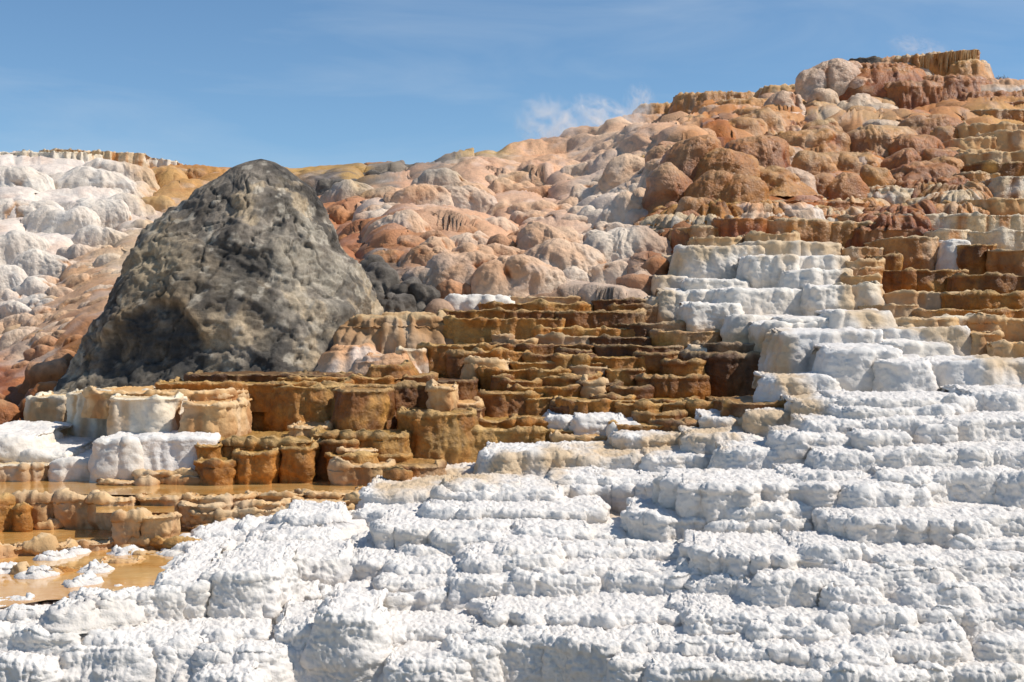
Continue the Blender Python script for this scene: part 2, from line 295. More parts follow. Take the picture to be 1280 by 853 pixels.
def mound(parent, x0, x1, yt, yb, pal='P', Y=None, k=1.8, push=True, lob=1., bf=.8, name='mound', skew=0., flute=1., rough=1., warp=1.):
    p = PAL[pal]; xm = (x0+x1)/2; COUNT[0] += 1; seed = COUNT[0]*2.93
    if Y is None: Y = float(depth(xm, yt*.6+yb*.4))
    if push: PUSH.append((x0+2, x1-2, yt+1, yb, Y+.45*bf*(x1-x0)/2*Y/F+.25))
    s = Y/F; a = (x1-x0)/2*s; H = (yb-yt)*s; ds = k*Y/1422.; b = a*bf
    nu = max(16, int(a*3.6/ds)); nv = max(14, int((H*1.5+b)/ds))
    ph = np.linspace(-2.0, 2.0, nu)[:, None]; la = np.linspace(-1.25, 1.57, nv)[None]
    cl = np.where(la >= 0, np.abs(np.cos(la))**.85, 1+.55*np.clip(np.sin(-la), 0, 1)**1.3); c1 = np.where(la >= 0, .55*H, .95*H)
    X = a*cl*np.sin(ph); Yy = -b*cl*np.cos(ph); Z = c1*np.sin(la)*np.ones_like(ph)-.5*H
    # the foot spreads outward like a flow
    X = X+skew*H*np.clip(-np.sin(la), 0, 1)
    V = np.stack([X, Yy, Z], -1); xw = (xm-640)*s; zr = (HZ-yt)*s
    W0 = V+np.array([xw, Y+b*.55, zr]); Wf = W0.astype(np.float32); nrm = grid_normals(V)
    if nrm[nu//2, nv//2][1] > 0: nrm = -nrm; flip = True
    else: flip = False
    R = min(a, H)
    fr = 3.2/max(R, .3)/2
    q = Wf*fr*np.array([1.15, 1.15, .62])+seed
    d = .26*R*lob*(dome(q, .9)-.6)+.10*R*lob*(dome(q*2.3+5, .85)-.5)*np.clip(1-np.sin(la), .2, 1)+.09*R*perlin(Wf*fr*.8+seed)
    sl_ = (ph+seed)*np.ones_like(la); d += flute*.05*R*(np.abs(perlin(np.stack([sl_*6+3, Wf[..., 2]*.3/max(R,.3), sl_*0], -1)))*2-.5)*np.clip(1.1-np.sin(la), 0, 1); d += flute*.02*R*perlin(np.stack([sl_*14, Wf[..., 2]*.5, sl_*0], -1))*np.clip(1-np.sin(la), 0, 1)
    d += rough*(.055*(dome(Wf*3.1, .9)-.5)*min(1, R)*np.clip(.6+1.2*perlin(Wf*.9), 0, 1)+.024*billow(Wf*6, 2)*min(1, R)+.016*billow(Wf*12., 1)*min(1, R*1.5))
    wq = Wf/(1.7*max(R, .3))+seed; wr_ = .26*R*warp; Wp = W0+nrm*d[..., None]+wr_*np.stack([fbm(wq, 2), .6*fbm(wq+33, 2), fbm(wq+66, 2)], -1); f = (Z+H)/H
    colr = palette(pal, np.clip(f, 0, .9), sl_*a, Wf, Wf[..., 2])
    tt = sm(.55, .95, np.sin(la)*np.ones_like(ph)); colr = mixc_arr(colr, p['top'], tt*.6)  # crown takes the top colour, with a sunlit highlight painted in
    if pal != 'A':
        wn1 = 16*fbm(Wf*.6, 2); hc_ = hillcol((Wf[..., 0]/Wf[..., 1]*F+640).astype(np.float32)+wn1, (HZ-Wf[..., 2]/Wf[..., 1]*F).astype(np.float32)+.6*wn1); wk = .3 if pal in 'RQYO' else .55; colr = colr*(1-wk)+hc_*wk
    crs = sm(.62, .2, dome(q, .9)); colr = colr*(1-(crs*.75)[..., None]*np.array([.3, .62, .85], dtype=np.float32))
    fc = grid_faces(nu, nv)
    if not flip: fc = fc[:, ::-1]
    if name == 'mound': name = 'lobe' if x1-x0 > 48 else 'knob'
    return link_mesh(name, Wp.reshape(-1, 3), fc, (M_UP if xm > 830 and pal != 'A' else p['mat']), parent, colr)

# ------------------------------------------------------------------ the ground and the hillside sheet
def skyline(px):
    xs = [-400,-150, 0, 60, 110, 180, 265, 370, 455, 500, 560, 620, 700, 760, 800, 870, 950, 1000, 1030, 1070, 1130, 1225, 1250, 1280, 1430, 1700]
    ys = [230,205, 196, 190, 190, 205, 215, 214, 209, 206, 203, 198, 186, 165, 146, 128, 122, 118, 110, 106, 104, 104, 110, 118, 134, 170]
    return np.interp(px, xs, ys)
HC = [ # hillside colours (px, py, rgb): albedo, with shadow painted in at the cone's left foot
 (40,230,(.72,.73,.755)),(120,240,(.72,.73,.755)),(60,300,(.72,.73,.755)),(20,360,(.72,.73,.755)),(130,280,(.72,.73,.755)),(160,330,(.60,.50,.38)),(210,240,(.50,.33,.14)),
 (230,225,(.46,.25,.08)),(60,420,(.56,.40,.28)),(110,370,(.54,.37,.24)),(10,430,(.60,.48,.38)),(60,455,(.58,.48,.40)),(60,475,(.42,.17,.06)),(90,440,(.40,.20,.08)),(0,500,(.28,.10,.035)),(30,540,(.12,.06,.03)),
 (400,216,(.50,.34,.12)),(440,230,(.42,.30,.12)),(480,225,(.24,.23,.21)),(540,215,(.26,.25,.24)),(420,240,(.17,.16,.15)),(590,205,(.46,.36,.18)),(440,260,(.52,.30,.18)),(430,280,(.48,.24,.12)),
 (520,250,(.62,.42,.30)),(600,240,(.62,.44,.33)),(560,290,(.62,.44,.32)),(480,275,(.68,.60,.54)),(560,270,(.68,.62,.58)),(480,310,(.48,.25,.13)),(440,320,(.40,.19,.10)),(520,330,(.36,.20,.11)),(600,310,(.58,.38,.26)),(480,345,(.18,.14,.11)),(500,375,(.2,.18,.16)),(540,350,(.5,.38,.3)),
 (640,300,(.62,.42,.30)),(690,250,(.64,.46,.35)),(700,320,(.64,.50,.41)),(760,270,(.70,.66,.62)),(780,300,(.68,.65,.62)),(760,330,(.66,.6,.55)),(700,355,(.68,.63,.58)),(640,350,(.5,.34,.24)),(600,350,(.55,.38,.28)),
 (680,210,(.64,.44,.30)),(740,200,(.68,.52,.40)),(780,180,(.70,.56,.44)),(830,180,(.66,.48,.36)),(800,240,(.66,.56,.48)),(820,160,(.66,.44,.26)),(880,150,(.56,.32,.14)),(930,130,(.50,.28,.11)),(1000,150,(.50,.30,.17)),(980,170,(.6,.42,.28)),
 (860,250,(.30,.13,.05)),(820,280,(.24,.11,.05)),(830,320,(.30,.15,.07)),(900,210,(.36,.15,.04)),(940,240,(.45,.25,.09)),(1000,210,(.52,.34,.22)),(1050,190,(.52,.36,.24)),(1100,150,(.60,.50,.40)),(1040,150,(.60,.54,.46)),(1150,190,(.46,.24,.12)),
 (1000,260,(.40,.17,.06)),(1080,230,(.48,.24,.09)),(1150,250,(.54,.38,.24)),(1220,240,(.66,.58,.48)),(1260,180,(.58,.44,.26)),(1250,130,(.42,.2,.08)),(1200,110,(.6,.42,.3)),(1100,100,(.5,.3,.2)),
 (900,300,(.46,.25,.10)),(1050,300,(.45,.23,.08)),(1200,300,(.46,.26,.1)),(1200,350,(.44,.22,.07)),(1150,390,(.50,.32,.16)),(1270,420,(.5,.34,.2)),
 (950,340,(.76,.73,.70)),(900,390,(.76,.73,.70)),(1080,440,(.78,.75,.72)),(1200,480,(.8,.77,.74)),(900,440,(.12,.05,.02)),(700,400,(.2,.09,.03)),(600,440,(.26,.13,.045)),(750,470,(.18,.08,.025)),(850,500,(.22,.10,.03)),(640,510,(.24,.11,.03)),
 (460,430,(.42,.34,.28)),(400,470,(.2,.15,.1)),(450,520,(.26,.12,.03)),(300,520,(.3,.15,.045)),(100,530,(.66,.58,.45)),(200,570,(.62,.55,.45)),(400,580,(.3,.16,.05)),(550,560,(.28,.13,.035)),(700,560,(.3,.15,.04)),
 (200,620,(.55,.36,.16)),(400,630,(.5,.32,.14)),(50,650,(.5,.32,.13)),(150,690,(.58,.40,.2)),(50,730,(.58,.4,.2)),(300,660,(.74,.70,.66)),(400,670,(.8,.77,.75)),(500,620,(.8,.78,.76)),(640,600,(.8,.78,.76)),(800,560,(.8,.78,.76)),(1000,540,(.8,.78,.76)),(1200,540,(.8,.78,.76)),
 (200,760,(.8,.78,.76)),(50,800,(.8,.78,.76)),(600,700,(.8,.78,.76)),(1000,700,(.8,.78,.76)),(600,850,(.8,.78,.76)),(1200,850,(.8,.78,.76)),(0,880,(.8,.78,.76))]
_hcp = np.array([(a, b) for a, b, c in HC], dtype=np.float32); _hcc = np.array([c for a, b, c in HC], dtype=np.float32)
def hillcol(px, py):
    sh = px.shape; px = px.ravel(); py = py.ravel(); num = np.zeros((len(px), 3), dtype=np.float32); den = np.zeros(len(px), dtype=np.float32)
    for i in range(len(_hcp)):
        d2 = ((px-_hcp[i, 0])**2+(1.5*(py-_hcp[i, 1]))**2)/400.+.15; wgt = 1/d2**2.2; num += wgt[:, None]*_hcc[i]; den += wgt
    og = (sm(800, 880, px)*sm(330, 290, py))[:, None]
    return ((num/den[:, None])*np.array([1.12, 1.0, .84], dtype=np.float32)*(1-og*np.array([.06, .2, .42], dtype=np.float32))).reshape(*sh, 3)

def make_hillside():
    pxs = np.concatenate([np.linspace(-1500, -60, 60)[:-1], np.arange(-60, 1340, 2.3), np.linspace(1340, 2800, 60)[1:]]); nu = len(pxs)
    vs = np.concatenate([np.linspace(0, 1, 340)**1.0]); top = skyline(pxs)
    px = np.repeat(pxs[:, None], len(vs), 1); bot = 430+70*0
    pyb = np.interp(pxs, [-200, 0, 60, 130, 400, 500, 1280, 1500], [560, 560, 560, 560, 520, 430, 340, 340])
    # upper part of the hill (fine) then the coarse bed under the terraces
    py = top[:, None]+vs[None]*(pyb-top)[:, None]
    lowrows = 60; lv = np.linspace(0, 1, lowrows+1)[1:]
    py = np.concatenate([py, pyb[:, None]+lv[None]*(960-pyb)[:, None]], 1); px = np.repeat(pxs[:, None], py.shape[1], 1)
    cpx = np.clip(px, -150, 1430); Yd = depth(cpx, np.clip(py, 0, 880))
    # ledge country: the bed sits behind and below the ledges
    bed = sm(-20, 40, py-np.interp(px, [0, 130, 400, 500, 560, 800, 830, 870, 1040, 1280], [545, 545, 500, 395, 375, 372, 330, 280, 270, 180]))
    Yd = Yd+bed*.7
    left = sm(545, 470, cpx)
    fl = np.interp(py, [425, 470, 500, 545, 600, 700, 850, 960], [30, 30, 28.5, 27, 23.5, 18, 14, 11.5]); Yd = Yd*(1-left)+np.maximum(Yd, fl)*left
    for a0, a1, b0, b1, Yp in PUSH:
        i0, i1 = np.searchsorted(pxs, [a0-10, a1+10]); sx_ = px[i0:i1]; sy_ = py[i0:i1]
        wgt = sm(a0-8, a0+4, sx_)*sm(a1+8, a1-4, sx_)*sm(b0-4, b0+3, sy_)*sm(b1+6, b1-3, sy_)
        Yd[i0:i1] += np.maximum(0, Yp-Yd[i0:i1])*wgt
    edge_side = np.maximum(0, -px)/1500+np.maximum(0, px-1280)/1500
    V = P(px, py, Yd); V[..., 2] -= bed*.12
    nrm = grid_normals(V)
    if nrm[nu//2, 100][1] > 0: nrm = -nrm
    Wf = V.astype(np.float32); hill = 1-bed
    warp = np.stack([fbm(Wf*.35, 2), fbm(Wf*.35+31, 2), fbm(Wf*.35+77, 2)], -1)*.6
    q = (Wf+warp)*np.array([1, .55, 1.5])
    sc = np.clip(Yd/45., .6, 1.3)
    big = dome(q*.36, .95); mid = dome(q*.85+9, .9); small = dome(q*2.1+4, .9)
    lf = sm(200, 90, px)*1.0                                   # far left: broad shelves
    ledg = np.abs(((Wf[..., 2]*.75+fbm(Wf*.3, 2)*1.1) % 1.)-.5)*2       # gentle tiers
    gat = sm(-.35, .35, perlin(Wf*.22+4)); flat0 = 1-.2*sm(250, 150, px)
    d = hill*sc*flat0*(.85*big-.55+.48*mid*(.45+.55*gat)+.17*small*(.3+.7*gat)+.08*(ledg-.5)+.035*fbm(Wf*2.2, 3)+.015*billow(Wf*6, 2))+bed*.05*(small-.5)
    skyf = sm(0, 14, py-top[:, None]); d = d*(.35+.65*skyf)
    # the far shoulder between the cone and the hill and the grey slope stay flatter
    flat = np.exp(-(((px-450)/110)**2+((py-222)/26)**2)); d *= 1-.6*flat
    V = V+nrm*d[..., None]
    colr = hillcol(px+18*fbm(Wf*.5, 3)+6*perlin(Wf*2.2), py+12*fbm(Wf*.5+40, 3)+5*perlin(Wf*2.2+9))
    t = sm(.1, .7, fbm(Wf*1.2, 4)); colr = colr*(1-.0*t[..., None]); colr = mixc_arr(colr, (.68, .60, .53), t*.35*hill)
    t = sm(.2, .8, fbm(Wf*.9+50, 4)); colr = colr*(1-(t*.35*hill)[..., None]*np.array([.25, .5, .65]))
    lat = sm(.3, .9, mid); colr = colr*(1-.10*(lat*hill)[..., None]*np.array([.2, .8, 1]))
    # back side of the hill
    rows = []; e = V[:, :1]; nb = 26
    for j in range(nb):
        t = (j+1)/nb; g = e[:, 0].copy(); dd = 90*t**2.2; g[:, 0] *= (e[:, 0, 1]+dd)/e[:, 0, 1]; g[:, 1] += dd; g[:, 2] = g[:, 2]*(1-.0*t)-dd*.10-.03*j**.5*0; rows.append(g)
    Bk = np.stack(rows[::-1], 1); Cb = np.repeat(colr[:, :1], nb, 1)
    V = np.concatenate([Bk, V], 1); colr = np.concatenate([Cb, colr], 1)
    o = link_mesh('hillside', V.reshape(-1, 3), grid_faces(*V.shape[:2]), M_HILL, None, colr); tag(o, kind='structure')

gm = bpy.data.materials.new('dry_ground'); gm.use_nodes = True; t = gm.node_tree; bb = t.nodes['Principled BSDF']; tn = t.nodes.new('ShaderNodeTexNoise'); tn.inputs['Scale'].default_value = .05; tn.inputs['Detail'].default_value = 9
tr = t.nodes.new('ShaderNodeValToRGB'); tr.color_ramp.elements[0].color = (.16, .13, .08, 1); tr.color_ramp.elements[1].color = (.45, .40, .33, 1); tx = t.nodes.new('ShaderNodeTexCoord'); t.links.new(tx.outputs['Object'], tn.inputs[0]); t.links.new(tn.outputs[0], tr.inputs[0]); t.links.new(tr.outputs[0], bb.inputs['Base Color']); bb.inputs['Roughness'].default_value = .95
gv = np.array([(-6000, -6000, -3.6), (6000, -6000, -3.6), (6000, 9000, -3.6), (-6000, 9000, -3.6)]); tag(link_mesh('ground', gv, np.array([[0, 1, 2, 3]]), gm), kind='structure')

# ------------------------------------------------------------------ water
WM = water_mat('warm_spring_water', ((.58, .26, .05), (.74, .46, .18)), .035)
def pool(poly, z, name='water'):
    pts = np.array([((x-640)/F*(-z*F/(y-HZ)), -z*F/(y-HZ), z) for x, y in poly]); k = len(pts)
    tag(link_mesh(name, pts, np.arange(k)[None].astype(np.int32), WM, smooth=False), kind='structure')
ZA, ZA2, ZB, ZC = -1.76, -1.84, -2.13, -2.22
pool([(-300, 620), (80, 618), (178, 619), (225, 619), (300, 618), (400, 615), (500, 611), (560, 598), (600, 584), (540, 578), (-300, 588)], ZA)
pool([(120, 641), (218, 641), (218, 624), (120, 624)], ZA2)
pool([(-320, 682), (20, 680), (84, 677), (210, 670), (262, 668), (330, 650), (200, 640), (-320, 642)], ZB)
pool([(-320, 766), (0, 760), (60, 750), (150, 748), (196, 740), (216, 720), (232, 694), (236, 676), (-320, 676)], ZC)

# ------------------------------------------------------------------ the dead grey cone
def make_cone():
    Y0 = 27.6; s = Y0/F
    ys = np.array([194, 198, 207, 216, 234, 256, 275, 300, 325, 343, 371, 402, 436, 479, 530, 575])
    xl = np.array([320, 302, 280, 268, 247, 224, 198, 174, 158, 147, 128, 108, 97, 66, 30, -5])
    xr = np.array([322, 338, 354, 364, 383, 400, 411, 428, 441, 450, 463, 477, 492, 510, 535, 555])
    ds = 1.7*Y0/1422; nz_ = int((575-195)*s/ds*1.15); tt = np.linspace(0, 1, nz_); py = 194+(575-194)*tt**1.12
    l = np.interp(py, ys, xl); r = np.interp(py, ys, xr); cx = (l+r)/2; w_ = (r-l)/2
    nu = int(2*math.pi*3.4/ds*.8); ph = np.linspace(0, 2*math.pi, nu)
    co_, si = np.cos(ph)[:, None], np.sin(ph)[:, None]
    e = 2/2.25; X = (cx-640)*s+w_*s*np.sign(co_)*np.abs(co_)**e; Yy = Y0+.5-.88*(w_*s)*np.sign(si)*np.abs(si)**e-.0; Z = (HZ-py)*s*np.ones_like(co_)
    V = np.stack([X, Yy, Z], -1); nrm = grid_normals(V)
    if nrm[nu//4, nz_//2][1] > 0: nrm = -nrm
    Wf = V.astype(np.float32)
    qx = (V[..., 0]/s+640); qy = HZ-V[..., 2]/s
    tap = (.08+.92*sm(0, .2, tt))[None]
    bedc = Wf[..., 2]*.82+Wf[..., 0]*.25+.5*fbm(Wf*.5, 2)                 # tilted bedding
    rid = 1-np.abs(perlin(np.stack([bedc*2.2, Wf[..., 0]*.35, Wf[..., 1]*.35], -1)))*2
    d = -.05+.10*fbm(Wf*.5+3, 2)+.05*np.maximum(rid-.55, 0)*2-.03+.16*(dome(Wf*np.array([.62,.62,.5])+2, .95)-.6)-.02*np.exp(-(perlin(np.stack([bedc*3.2,Wf[...,0]*.9,Wf[...,1]*.9],-1))/.07)**2)
    d += +.010*fbm(Wf*np.array([6., 6, 9]), 3)
    fr = fbm(Wf*np.array([3.2, 3.2, 4.5]), 4); pl_ = fbm(Wf*np.array([.8, .8, 1.])+140, 3)+.03*perlin(Wf*6.)
    for th_ in (-.45, -.2, .02, .22, .48): d += .04*(sm(th_, th_+.03, pl_)-.5)
    pl2 = fbm(Wf*2.1+240, 3)
    for th_ in (-.3, .1): d += .016*(sm(th_, th_+.03, pl2)-.5)
    d += .010*fr
    crk = np.abs(fbm(Wf*np.array([1.1, 1.1, .8])+12, 3)); d -= .06*np.exp(-(crk/.03)**2)
    crk2 = np.abs(fbm(Wf*np.array([2.6, 2.6, 1.9])+52, 3)); d -= .03*np.exp(-(crk2/.03)**2)
    # broken-away alcove at the lower left front, under a pale arched lip
    arch = np.interp(qx, [100, 130, 160, 185, 205, 225, 252, 266, 290, 330], [470, 455, 425, 402, 389, 381, 384, 396, 430, 480])+6*perlin(Wf*2.)
    facing = sm(.2, .7, np.clip(si, 0, 1))*np.ones_like(Z)
    # sector centre at qx 225 on the left front
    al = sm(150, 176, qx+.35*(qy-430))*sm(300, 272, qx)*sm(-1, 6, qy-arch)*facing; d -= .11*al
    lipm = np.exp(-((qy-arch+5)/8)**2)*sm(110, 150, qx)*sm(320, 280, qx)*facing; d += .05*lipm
    lf2 = sm(60, 100, qx)*sm(190, 160, qx)*facing; 
    V = V+nrm*(d*tap)[..., None]
    n1_ = fbm(Wf*1.1+8, 5); n2_ = fbm(Wf*np.array([1.3, 1.3, 1.5])+21, 5); n3_ = fbm(Wf*3.1+61, 4)
    colr = mixc((.085, .072, .06), (.30, .25, .195), sm(-.45, .5, n1_)); colr = mixc_arr(colr, (.60, .45, .28), sm(.16, .42, n2_)*.7)
    colr = mixc_arr(colr, (.60, .49, .34), sm(.05, .45, fbm(Wf*.55+70, 4))*.55); colr = mixc_arr(colr, (.08, .07, .06), sm(.0, .35, fbm(Wf*.6+170, 4))*.65)
    colr = mixc_arr(colr, (.66, .58, .46), sm(.25, .5, n3_)*.55); colr = mixc_arr(colr, (.055, .05, .045), sm(.22, .5, fbm(Wf*1.7+33, 5))*.7)
    patch = np.exp(-(((qx-215)/38)**2+((qy-335)/34)**2))*facing; colr = mixc_arr(colr, (.56, .43, .27), np.clip(patch*1.1+.35*fbm(Wf*2, 3)*patch, 0, .85))
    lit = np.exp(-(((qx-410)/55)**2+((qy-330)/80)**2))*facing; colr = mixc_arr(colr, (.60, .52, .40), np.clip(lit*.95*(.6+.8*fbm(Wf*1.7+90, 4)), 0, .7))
    colr = mixc_arr(colr, (.40, .27, .14), np.clip(lipm*.6*(.7+.8*fbm(Wf*2.7, 3)), 0, .85))
    colr = mixc_arr(colr, (.06, .058, .056), np.clip(al*(.75+.3*fbm(Wf*2.,2)),0,.9))  # the alcove's shade, painted in as near-black colour
    colr = mixc_arr(colr, (.055, .052, .048), np.exp(-(crk/.05)**2)*.5)
    root = empty('thermal_cone', (float((300-640)*s), Y0, float((HZ-560)*s)))
    tag(root, 'tall dark grey dead hot spring cone with cracked pitted rock standing at the left', 'rock cone')
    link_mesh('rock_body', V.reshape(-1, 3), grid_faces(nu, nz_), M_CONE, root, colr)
make_cone()

def formation(name, label, cat, x, y, group=None):
    Y = float(depth(x, y)); p = P(x, y, Y); o = empty(name, tuple(float(v) for v in p)); tag(o, label, cat, group); return o
def Ls(root, rows, **kw):
    for r_ in rows:
        o = dict(kw); 
        if len(r_) > 5 and r_[5]: o.update(r_[5])
        ledge(root, *r_[:5], **o)
def Ms(root, rows, **kw):
    for r_ in rows:
        o = dict(kw)
        if len(r_) > 5 and r_[5]: o.update(r_[5])
        if 'Y' not in o and r_[1]-r_[0] > 40: yy_ = float(depth((r_[0]+r_[1])/2, r_[2]*.6+r_[3]*.4)); o['Y'] = yy_-.022*yy_
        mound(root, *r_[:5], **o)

GT = 'stepped travertine terraces'
# ---- brown cascade in the middle
f = formation('terrace', 'topmost broad brown ledge of the middle cascade, below the peach mounds', 'terrace', 680, 420, GT)
Ls(f, [(558,640,370,395,'w',dict(batter=.4,r=.1)),(636,740,371,382,'T'),(596,740,379,393,'G'),(743,822,374,392,'D'),(772,830,381,394,'B'),(548,810,388,424,'B',dict(n=5,b=.5)),(700,808,389,421,'B',dict(Y=26.6)),(545,622,405,432,'B')])
f = formation('terrace', 'pinkish pale slab sloping down beside the grey cone foot, left of the brown cascade', 'terrace', 480, 460, GT)
Ls(f, [(418,560,393,470,'T',dict(batter=.5,r=.2,n=2.4,wob=.12,pillow=.12,flute=.02,crust=.8,Y=26.2)),(470,558,391,440,'T',dict(batter=.3,r=.12)),(504,552,403,438,'T',dict(batter=.2)),(450,512,443,475,'P',dict(batter=.7,r=.12)),(412,470,430,482,'P',dict(batter=.8,r=.15,Y=25.6)),(460,505,457,476,'G',dict(batter=.6))])
f = formation('terrace', 'dark thin overhanging ledges with pale lips, beside the white block in the cascade', 'terrace', 800, 460, GT)
Ls(f, [(778,873,404,432,'D'),(739,826,421,438,'D'),(746,862,432,472,'D'),(854,984,441,503,'D',dict(n=2.6,r=.08)),(800,888,471,503,'B'),(886,982,429,445,'D'),(866,930,434,446,'w',dict(Y=23.6)),(820,905,414,428,'B'),(757,804,461,486,'B'),(768,812,485,503,'D'),(773,830,505,532,'G'),(746,795,495,522,'B'),(724,775,479,500,'D'),(836,880,452,475,'B'),(800,850,441,470,'B'),(700,760,505,530,'D')])
f = formation('terrace', 'stack of small brown steps in the middle of the cascade, around a pale square block', 'terrace', 680, 460, GT)
Ls(f, [(669,760,420,440,'T'),(636,668,424,440,'K',dict(batter=.05)),(605,642,429,443,'D'),(617,640,419,430,'T'),(598,662,439,454,'G'),(655,712,444,455,'B'),(700,740,438,450,'D'),(690,745,446,456,'B'),(632,772,453,480,'B',dict(n=4)),(716,760,458,477,'T'),(628,674,476,492,'B'),(672,748,471,517,'B',dict(lip=.03)),(732,756,476,500,'K',dict(batter=.4,Y=22.2)),(700,752,468,480,'G')])
f = formation('terrace', 'golden brown block with pale streaks, upper left of the cascade beside the pinkish slab', 'terrace', 560, 470, GT)
Ls(f, [(523,608,431,484,'G',dict(batter=.2)),(496,530,436,472,'S',dict(batter=.3)),(560,606,440,486,'B',dict(Y=24.2)),(505,540,470,486,'B'),(540,590,476,490,'D')])
f = formation('terrace', 'tan battered block standing alone in the middle of the brown cascade', 'terrace', 610, 500, GT)
Ls(f, [(581,640,450,503,'K',dict(batter=.32)),(616,640,470,494,'B')])
f = formation('terrace', 'dark orange brown rounded block above the long low brown wall', 'terrace', 640, 535, GT)
Ls(f, [(598,686,490,540,'B',dict(batter=.18)),(655,720,497,540,'B'),(645,695,522,540,'B'),(548,597,504,520,'K'),(562,600,512,530,'D'),(690,748,508,535,'D')])
f = formation('terrace', 'tall golden brown wall at the right end of the pool, with a long low arm', 'terrace', 560, 590, GT)
Ls(f, [(501,590,516,598,'G',dict(batter=.16,Y=20.2)),(560,772,537,596,'G',dict(n=5,b=.5,Y=20.5)),(690,772,545,572,'K',dict(Y=20)),(712,772,553,573,'w',dict(Y=19.8)),(668,724,552,560,'B',dict(Y=20.2))])
f = formation('terrace', 'low white crusted ledge lying on the long brown wall', 'terrace', 730, 535, GT)
Ls(f, [(685,732,523,540,'W'),(722,780,522,542,'W'),(765,800,530,548,'w')])
f = formation('terrace', 'thin brown and rust ledges ending in white crust below the dark rounded block', 'terrace', 900, 540, GT)
Ls(f, [(830,935,504,532,'G'),(910,1010,503,530,'B'),(862,905,505,530,'G'),(800,860,517,548,'B'),(770,886,531,550,'G'),(820,900,527,545,'B'),(1000,1060,505,537,'W'),(940,1010,512,535,'w',dict(Y=20.3))])
f = formation('terrace', 'long golden brown shelves running the width of the middle cascade', 'terrace', 700, 470, GT)
Ls(f, [(560,700,398,410,'G',dict(Y=26.1)),(660,850,410,422,'G'),(590,780,431,441,'B'),(600,760,462,472,'G'),(690,860,446,457,'G'),(640,800,484,494,'B'),(700,870,500,512,'G'),(600,760,526,537,'G')],n=4.5,wob=.2,b=.4)
# ---- left: terrace behind the pool
f = formation('terrace', 'long dark brown wall with golden rim behind the pool', 'terrace', 430, 545, GT)
Ls(f, [(286,420,481,556,'B',dict(n=4,b=.5)),(330,430,483,556,'G'),(400,566,481,556,'B',dict(n=4)),(416,480,487,556,'B',dict(Y=20.6)),(540,566,484,520,'K',dict(Y=20.7)),(190,430,479,492,'G',dict(Y=21.8,n=5)),(340,505,472,486,'G',dict(Y=22.6))])
f = formation('terrace', 'thin black brown ledge with speckled rim at the foot of the grey cone', 'terrace', 320, 475, GT)
Ls(f, [(232,376,468,482,'D',dict(n=6,Y=23)),(368,436,469,482,'D',dict(n=5,Y=23.1)),(400,505,469,482,'G',dict(Y=23.4))])
f = formation('terrace', 'cream white wall with orange vertical stains at the far left behind the pool', 'terrace', 90, 580, GT)
Ls(f, [(26,142,497,582,'C',dict(n=3.4,batter=.08)),(80,170,491,560,'C'),(137,214,497,556,'C',dict(n=4,batter=.06)),(90,292,490,500,'K',dict(Y=20.8)),(208,294,493,558,'K',dict(n=3.4)),(225,284,505,560,'K',dict(Y=19.8))])
f = formation('terrace', 'bright white battered block in front of the cream wall, standing at the pool edge', 'terrace', 190, 600, GT)
Ls(f, [(126,264,547,612,'W',dict(batter=.2,n=3.4,crust=.5,wob=.07,Y=19.3)),(118,176,552,606,'w',dict(batter=.3,crust=.5,Y=19.2))])
f = formation('terrace', 'low cream white steps at the left edge of the picture beside the pool', 'terrace', 60, 600, GT)
Ls(f, [(-60,36,547,582,'w',dict(Y=19.9)),(20,84,566,584,'w',dict(Y=19.8)),(-60,68,581,605,'C',dict(Y=19.3)),(60,130,578,605,'w',dict(Y=19.4)),(-80,30,560,590,'C',dict(Y=19.8))])
f = formation('terrace', 'flat tan steps wading into the pool below the white block', 'terrace', 230, 605, GT)
Ls(f, [(165,240,590,605,'K',dict(Y=18.9,r=.03)),(225,290,591,605,'K',dict(Y=18.9,r=.03)),(116,200,602,608,'K',dict(Y=18.7)),(190,318,600,606,'K',dict(Y=18.8,r=.02)),(243,292,577,600,'G',dict(Y=18.8)),(244,272,556,590,'G',dict(Y=19.2))])
f = formation('terrace', 'cluster of golden brown rounded blocks standing in the pool below the dark wall', 'terrace', 330, 600, GT)
Ls(f, [(270,390,551,604,'G',dict(Y=19.4,n=4)),(290,340,566,608,'G',dict(Y=18.8,batter=.05)),(344,388,560,606,'G',dict(Y=19)),(360,402,533,556,'K'),(388,505,543,604,'G',dict(Y=19.6,n=4)),(396,445,552,606,'B',dict(Y=19.4)),(423,470,562,590,'K',dict(Y=19.2)),(467,508,570,596,'B',dict(Y=19.4)),(408,470,568,606,'G',dict(Y=19.1)),(415,482,582,608,'K',dict(Y=18.7)),(478,548,583,606,'B',dict(Y=18.8)),(482,512,591,608,'G',dict(Y=18.4))])
